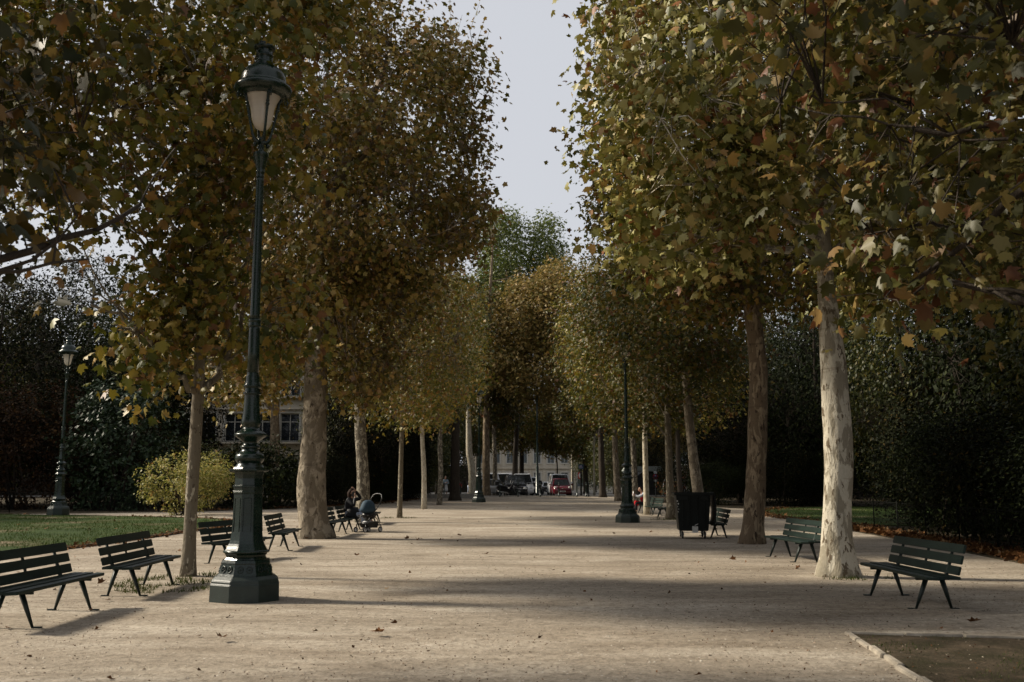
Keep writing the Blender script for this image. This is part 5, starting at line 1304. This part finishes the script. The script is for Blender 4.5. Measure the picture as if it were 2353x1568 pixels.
make_car('grey_car', 'dark grey car with pale roof edge parked right of the black people carrier', 'car', (1.75, 100.5), -4, 4.2, 1.75, 1.75, 'grey_car', 'silver', kind='suv')
make_car('silver_car', 'silver car whose curved roof shows behind the scooter top box', 'car', (-1.6, 93), 75, 4.3, 1.75, 1.5, 'silver')
make_car('dark_suv', 'black hatchback with white roof driving along the far street behind the mast', 'car', (3.9, 150), -90, 4.4, 1.8, 1.58, 'black_car', 'white', kind='suv')
make_car('silver_car', 'silver estate car behind the right fence with red tail lights', 'car', (15.3, 99), 200, 4.3, 1.75, 1.5, 'silver')
make_car('white_car', 'white car partly hidden beyond the spotted trunk on the right', 'car', (13.4, 101), 100, 4.2, 1.75, 1.5, 'white')
make_car('bus', 'long white roofed bus passing behind the trees left of centre', 'bus', (-1.3, 142), 90, 6.5, 2.4, 2.75, 'black', 'white', kind='van', belt=1.3, bon=1.25)

def make_scooter(label, loc, rz, s=1.):
    root = thing('scooter', label, 'scooter', (loc[0], loc[1], gz(loc[1]) + .032), R(rz)); root.scale = (s, s, s)
    # front towards +Y local
    for y in (-.68, .74):
        m = MB(); m.add(*wheel_geo(.3, .13)); t = m.obj('wheel', M['rubber'], root); t.location = (0, y, .3)
        m = MB(); m.add(*wheel_geo(.17, .1)); m.obj('rim', M['steel'], t)
    m = MB(); m.prism([(-.95, .72), (-.8, .55), (-.35, .4), (.25, .32), (.42, .45), (.5, .75), (.6, .98), (.48, 1.02), (.3, .72), (.2, .6), (0, .74), (-.4, .82), (-.85, .88)], -.17, .17, 'x'); m.obj('body', M['black_car'], root, bevel=.05)
    m = MB(); m.prism([(-.75, .86), (-.35, .78), (.05, .72), (.02, .8), (-.3, .88), (-.7, .95)], -.15, .15, 'x'); m.obj('seat', M['rubber'], root, bevel=.03)
    m = MB(); m.box((0, -.9, 1.08), (.42, .36, .3)); m.obj('top_box', M['black'], root, bevel=.05)
    m = MB(); m.prism([(.6, 1.0), (.42, 1.4), (.45, 1.41), (.66, 1.02)], -.2, .2, 'x'); m.obj('windshield', M['glass'], root, bevel=.01)
    m = MB()
    for x in (-.07, .07): m.tube([(x, .5, .95), (x, .74, .32)], .022, 8)
    m.obj('fork', M['steel'], root)
    m = MB(); m.tube([(-.36, .38, 1.08), (-.1, .48, 1.04), (.1, .48, 1.04), (.36, .38, 1.08)], .017, 8); m.obj('handlebar', M['black'], root)
    for x in (-1, 1):
        m = MB(); m.tube([(x * .3, .42, 1.06), (x * .36, .45, 1.2)], .008, 5); m.ball((x * .37, .45, 1.24), (.07, .02, .045), 10, 6); m.obj('mirror', M['chrome'], root)
    m = MB(); m.ball((0, .62, .82), (.13, .08, .09), 12, 8); m.obj('headlight', M['lamp_glass'], root)
    m = MB(); m.tube([(.2, -.1, .3), (.21, -.5, .33), (.22, -.85, .42)], [.03, .05, .05], 10); m.obj('exhaust', M['steel'], root)
    m = MB(); m.prism([(.5, .5), (.62, .66), (.86, .66), (1.0, .52), (.86, .6), (.66, .6)], -.08, .08, 'x'); m.obj('mudguard', M['black_car'], root)
    return root
make_scooter('big black touring scooter with top box parked at the kerb', (-.45, 85.5), -72)
make_scooter('smaller scooter parked between the grey car and the mast', (2.5, 99.5), -40)

# ------------------------------------------------------------------ street furniture
xs = [(1149, 'first bollard from the left in front of the black scooter'), (1190, 'bollard in front of the black people carrier nose'), (1241, 'bollard just right of the thin mast'), (1283, 'bollard in front of the red car'),
      (1324, 'bollard just right of the red car'), (1345, 'left one of two close bollards right of the sign'), (1350.5, 'right one of two close bollards right of the sign'), (1022, 'bollard behind the woman in denim, far left'), (1060, 'bollard right of the dark flared trunk')]
bol = None
for px, lab in xs:
    x = (px - 1176.5) / 2288 * 83.8
    if bol is None:
        bol = thing('bollard', lab, 'bollard', group='slim dark bollards along the kerb')
        m = MB(); m.lathe([(0, .07), (.12, .07), (.13, .055), (.95, .047), (.96, .055), (1.0, .055), (1.01, .045), (1.1, .04)], 14); m.obj('shaft', M['iron'], bol)
        m = MB(); m.ball((0, 0, 1.14), .055, 12, 8); m.obj('ball_top', M['iron'], bol); b = bol
    else: b = dup(bol); b['label'] = lab
    b.location = (x, 83.8, gz(83.8))
root = thing('street_light_mast', 'tall thin dark street light mast in the middle of the alley end', 'street light', (2.17, 86.4, gz(86.4)))
m = MB(); m.lathe([(-.1, .17), (.25, .17), (.27, .14), (2.5, .13), (2.55, .1), (6, .085), (9.4, .05)], 18); m.obj('pole', M['iron'], root)
for s in (-1, 1):
    m = MB(); m.tube([(0, 0, 9.35), (s * .3, 0, 9.55), (s * .6, 0, 9.55)], .03, 6); a = m.obj('arm', M['iron'], root)
    m = MB(); m.ball((s * .62, 0, 9.5), (.28, .13, .07), 12, 6); m.obj('lamp_head', M['iron'], root)
# enamel street name sign on a post with a round sign
root = thing('street_sign', 'blue street name plate on a black post right of the red car', 'street sign', (5.83, 84.9, gz(84.9)))
m = MB(); m.tube([(0, 0, 0), (0, 0, 2.45)], .075, 10); m.obj('post', M['ironwork'], root)
m = MB(); m.box((0, -.09, 2.5), (.44, .03, .4)); p_ = m.obj('sign_border', M['greenenamel'], root, bevel=.01)
m = MB(); m.box((0, -.108, 2.5), (.38, .01, .34)); p2 = m.obj('sign_plate', M['bluesign'], root)
m = MB(); m.smooth = False
for z, ws in ((2.6, (.03, .07)), (2.52, (.05, .04, .06, .05)), (2.41, (.06, .05, .07, .06))):
    x = -sum(ws) / 2 - .01 * len(ws)
    for q in ws: m.box((x + q / 2, -.115, z), (q - .012, .006, .035)); x += q + .012
m.obj('sign_lettering', M['white'], root)
root = thing('no_entry_sign', 'round red rimmed sign edge on the same black post below the blue plate', 'road sign', (5.7, 84.75, gz(84.9)), R(62))
m = MB(); m.lathe([(0, .3), (.015, .3)], 28); o = m.obj('disc', M['redcloth'], root); o.rotation_euler.x = R(90); o.location = (0, 0, 1.75)
m = MB(); m.lathe([(.016, .22), (.02, .22)], 28); o = m.obj('white_face', M['white'], root); o.rotation_euler.x = R(90); o.location = (0, 0, 1.75)
m = MB(); m.tube([(0, .03, 1.75), (.04, .17, 1.75)], .02, 6); m.obj('clamp', M['steel'], root)
# no parking sign right
root = thing('no_parking_sign', 'round blue and red no parking sign by the parked cars on the right', 'road sign', (13.2, 92.5, gz(92)))
m = MB(); m.tube([(0, .04, 0), (0, .04, 2.0)], .04, 8); m.obj('post', M['steel'], root)
for nm, r_, d_, mt in (('red_rim', .24, .0, 'redcloth'), ('blue_face', .19, .006, 'bluesign')):
    m = MB(); m.lathe([(d_, r_), (d_ + .012, r_)], 26); o = m.obj(nm, M[mt], root); o.rotation_euler.x = R(90); o.location = (0, 0, 1.72)
m = MB(); m.box((0, -.025, 1.72), (.4, .008, .045), Matrix.Rotation(R(45), 4, 'Y')); m.obj('red_bar', M['redcloth'], root)
m = MB(); m.box((0, 0, 2.12), (.3, .015, .22)); m.box((0, 0, 1.36), (.3, .015, .15)); m.obj('white_panel', M['white'], root)
# market stall / kiosk
root = thing('kiosk', 'grey canvas kiosk glimpsed between right lamp post and pale trunk', 'kiosk', (12.6, 97, gz(97)))
m = MB(); m.box((0, 0, 1.0), (3.4, 2, 2.0)); m.obj('counter', M['black'], root)
m = MB(); m.prism([(-1.9, 2.3), (1.9, 2.3), (1.6, 2.75), (-1.6, 2.75)], -1.4, 1.4); m.obj('canopy', M['awning'], root, bevel=.03)
for x in (-1.7, 0, 1.7):
    m = MB(); m.box((x, -1.3, 1.15), (.07, .07, 2.3)); m.obj('pole', M['awning'], root)
m = MB(); m.smooth = False; m.add([(-1.6, -1.32, 2.25), (-.1, -1.32, 2.25), (-1.6, -1.32, 1.2), (-1.6, -1.29, 2.25), (-.1, -1.29, 2.25), (-1.6, -1.29, 1.2)], [(0, 1, 2), (5, 4, 3), (0, 3, 4, 1), (1, 4, 5, 2), (2, 5, 3, 0)]); m.obj('side_curtain', M['silver'], root)

# ------------------------------------------------------------------ ground cover
def scatter(name, n, region, size, mat, tmpl, seed, flat=.35, tint=(.5, .25), kind='stuff', dens=None, h=.012, curl=0, up=1.):
    rng = np.random.default_rng(seed); P = []
    while len(P) < n:
        x, y = region(rng)
        if x is None: continue
        P.append((x, y, gz(y) + gnoise(x, y) + h + rng.uniform(0, .02) * (flat > .2)))
    P = np.array(P); n = len(P); nr = rng.normal(0, flat, (n, 3)) + np.array([0, 0, up]); dr = rng.normal(0, 1, (n, 3)) * np.array([1, 1, .15])
    sz = size * rng.uniform(.5, 1.25, n); ti = np.clip(rng.normal(tint[0], tint[1], n), 0, 1)
    T = tmpl
    if curl: V = tmpl[0].copy(); V[:, 2] = curl * (V[:, 0] ** 2 * 2 + (V[:, 1] - .5) ** 2) ; T = (V, tmpl[1])
    me = leaf_mesh(name, P, nr, dr, sz, ti, T, M[mat]); o = link(bpy.data.objects.new(name, me)); tag(o, kind=kind); return o
def band(pts, w0, w1):
    segs = [(Vector(a), Vector(b)) for a, b in zip(pts[:-1], pts[1:])]; Ls = np.array([(b - a).length for a, b in segs]); Ls = Ls / Ls.sum()
    def f(rng):
        a, b = segs[rng.choice(len(segs), p=Ls)]; p = a.lerp(b, float(rng.random())); d = (b - a).normalized(); nn = Vector((-d.y, d.x)); t = w0 + (w1 - w0) * abs(rng.normal(0, .5)); p = p + nn * t; return p.x, p.y
    return f
o = scatter('leaf_litter', 4200, band([(9.35, 13), (9.3, 18), (9.95, 24), (10.4, 31), (10.9, 33.8)], -.1, -1.0), .17, 'litter', T_L, 101, .5, (.55, .25), h=.03, curl=.45)
tag(o, 'drift of brown fallen leaves along the foot of the right planting', 'leaf litter')
o = scatter('leaf_litter', 1500, band([(11.2, 34), (11.0, 38), (11.1, 45), (12.5, 52), (15.5, 57)], .2, -.6), .16, 'litter', T_M, 102, .5, (.5, .25), h=.03, curl=.45)
tag(o, 'brown fallen leaves along the edge of the small right lawn', 'leaf litter')
o = scatter('leaf_litter', 1300, band(LAWN_L[1:11], .25, -.4), .14, 'litter', T_M, 103, .5, (.5, .25), h=.03, curl=.45)
tag(o, 'brown fallen leaves along the curved edge of the left lawn', 'leaf litter')
o = scatter('leaf_litter', 900, band([(-17, 50.2), (-12, 57), (-8.8, 66), (-7, 76)], .3, -.6), .16, 'litter', T_M, 104, .5, (.5, .25), h=.05, curl=.45)
tag(o, 'fallen leaves at the foot of the left fence', 'leaf litter')
def reg_alley(rng):
    y = 6 + 60 * rng.random() ** 1.6; x = rng.uniform(-9, 9)
    if in_poly(x, y, PATCH): return None, None
    return x, y
o = scatter('scattered_leaves', 330, reg_alley, .07, 'litter', T_M, 105, .5, (.35, .25), h=.006, curl=.5)
tag(o, 'small dry leaf scraps scattered over the gravel', 'leaf litter')
def reg_lawn(rng):
    x, y = rng.uniform(-30, -9.5), rng.uniform(15, 46)
    return (x, y) if in_poly(x, y, LAWN_L) else (None, None)
o = scatter('scattered_leaves', 110, reg_lawn, .15, 'litter', T_M, 106, .4, (.6, .25), h=.08, curl=.4); tag(o, 'pale dry leaves lying on the left lawn', 'leaf litter')
def reg_lawn2(rng):
    y = 15.5 + 30 * rng.random() ** 1.5; x = rng.uniform(-30, -9.5)
    if not in_poly(x, y, LAWN_L) or mnoise.noise(Vector((x * .35, y * .35, 2))) > .3: return None, None
    return x, y
def blades(name, n, reg, size, seed, lab, tint=(.4, .25), h=.04):
    rng = np.random.default_rng(seed); P = []
    while len(P) < n:
        x, y = reg(rng)
        if x is not None: P.append((x, y, gz(y) + gnoise(x, y) + h))
    P = np.array(P); n = len(P); dr = rng.normal(0, .35, (n, 3)) + np.array([0, 0, 1]); nr = rng.normal(0, 1, (n, 3)) * np.array([1, 1, .1])
    V, F = T_B; V = V.copy(); V[:, 0] *= 2.2
    me = leaf_mesh(name, P, nr, dr, size * rng.uniform(.5, 1.3, n), np.clip(rng.normal(*tint, n), 0, 1), (V, F), M['blade']); o = link(bpy.data.objects.new(name, me)); tag(o, lab, 'grass', kind='stuff')
blades('grass', 60000, reg_lawn2, .075, 111, 'short green grass of the left lawn')
def reg_r(rng):
    x, y = rng.uniform(11, 24), rng.uniform(34, 60)
    return (x, y) if in_poly(x, y, LAWN_R) else (None, None)
blades('grass', 12000, reg_r, .08, 112, 'short green grass of the small right lawn')
def tuft(cx, cy, rx, ry):
    def f(rng):
        a, q = rng.uniform(0, 6.28), math.sqrt(rng.random()); x, y = cx + rx * q * math.cos(a), cy + ry * q * math.sin(a)
        if mnoise.noise(Vector((x * 2.2, y * 2.2, 5))) < -.05: return None, None
        return x, y
    return f
for i, (cx, cy, rx, ry, n, lab) in enumerate([(-4.9, 15.2, .9, 1.5, 1500, 'thin grass growing around the slender grey trunk by the second bench'), (6.7, 40.2, 1.2, .8, 600, 'thin grass at the foot of the spotted slim trunk'), (-4.6, 42, 1, .5, 300, 'thin grass at the foot of the thinnest left trunk'), (5.3, 16.1, .7, .5, 250, 'sparse weeds at the foot of the white trunk')]):
    blades('grass', n, tuft(cx, cy, rx, ry), .06, 120 + i, lab, (.7, .2), h=0)
def reg_patch(rng):
    x, y = rng.uniform(3, 8.6), rng.uniform(6.2, 10)
    if not in_poly(x, y, PATCH) or mnoise.noise(Vector((x * 1.1, y * 1.1, 9))) < .0: return None, None
    return x, y
blades('grass', 5200, reg_patch, .03, 131, 'short moss green grass on the soil patch at the lower right corner', (.5, .25), h=.0)
def reg_peb(rng):
    y = 5.5 + 16 * rng.random() ** 1.7; x = rng.uniform(-.62, .62) * y
    return x, y
def pebbles():
    rng = np.random.default_rng(140); n = 16000; mb = None
    base = np.array([(1, 0, 0), (.3, .9, 0), (-.8, .6, 0), (-.8, -.6, 0), (.3, -.9, 0), (.05, 0, .8)]); F = [[0, 1, 5], [1, 2, 5], [2, 3, 5], [3, 4, 5], [4, 0, 5]]
    P = []; 
    while len(P) < n:
        x, y = reg_peb(rng)
        if abs(x) < 9.2: P.append((x, y, gz(y) + gnoise(x, y) - .001))
    P = np.array(P); sz = .004 + .016 * rng.random(n) ** 4
    nr = rng.normal(0, .2, (n, 3)) + np.array([0, 0, 1]); dr = rng.normal(0, 1, (n, 3)) * np.array([1, 1, 0])
    me = leaf_mesh('pebbles', P, nr, dr, sz, rng.random(n), (base, F), M['pebble']); o = link(bpy.data.objects.new('pebbles', me)); tag(o, 'small loose stones on the gravel', 'pebbles', kind='stuff')
M['pebble'] = leafmat('pebble', [(0, (.16, .12, .085)), (.5, (.36, .29, .22)), (1, (.55, .5, .42))], 0, .8, .3)
pebbles()
def reg_debris(rng):
    y = 6 + 38 * rng.random() ** 1.5; x = rng.uniform(-.6, .6) * y
    if abs(x) > 9 or mnoise.noise(Vector((x * .5, y * .5, 1))) < -.15: return None, None
    return x, y
o = scatter('debris', 9000, reg_debris, .022, 'litter', T_S, 151, .5, (.15, .2), h=.003, curl=.5); tag(o, 'tiny dark twigs, seeds and leaf crumbs strewn over the gravel', 'debris')
# single larger curled leaves one can tell apart on the open gravel
def single_leaves():
    spots = [(1493, 1206), (1493, 1226, ), (510, 1475), (238, 1342), (1840, 1308), (940, 1240), (965, 1242), (1290, 1253), (880, 1463), (1120, 1277), (1410, 1230), (700, 1240), (820, 1278), (2230, 1441), (1690, 1290), (1060, 1235)]
    rng = np.random.default_rng(7)
    for i, (px, py) in enumerate(spots):
        p = gpt(px, py); V, F = T_L; V = V.copy(); V[:, 2] = .5 * (V[:, 0] ** 2 * 2.2 + (V[:, 1] - .5) ** 2)
        me = leaf_mesh('fallen_leaf', np.zeros((1, 3)), np.array([[rng.normal(0, .35), rng.normal(0, .35), 1]]), np.array([[rng.normal(), rng.normal(), .05]]), np.array([.13]), np.array([.2 + .3 * rng.random()]), (V, F), M['litter'])
        o = link(bpy.data.objects.new('fallen_leaf', me)); o.location = (p.x, p.y, gnoise(p.x, p.y) + .03)
        tag(o, 'curled brown fallen leaf lying alone on the open gravel', 'leaf', 'single fallen leaves on the gravel')
single_leaves()
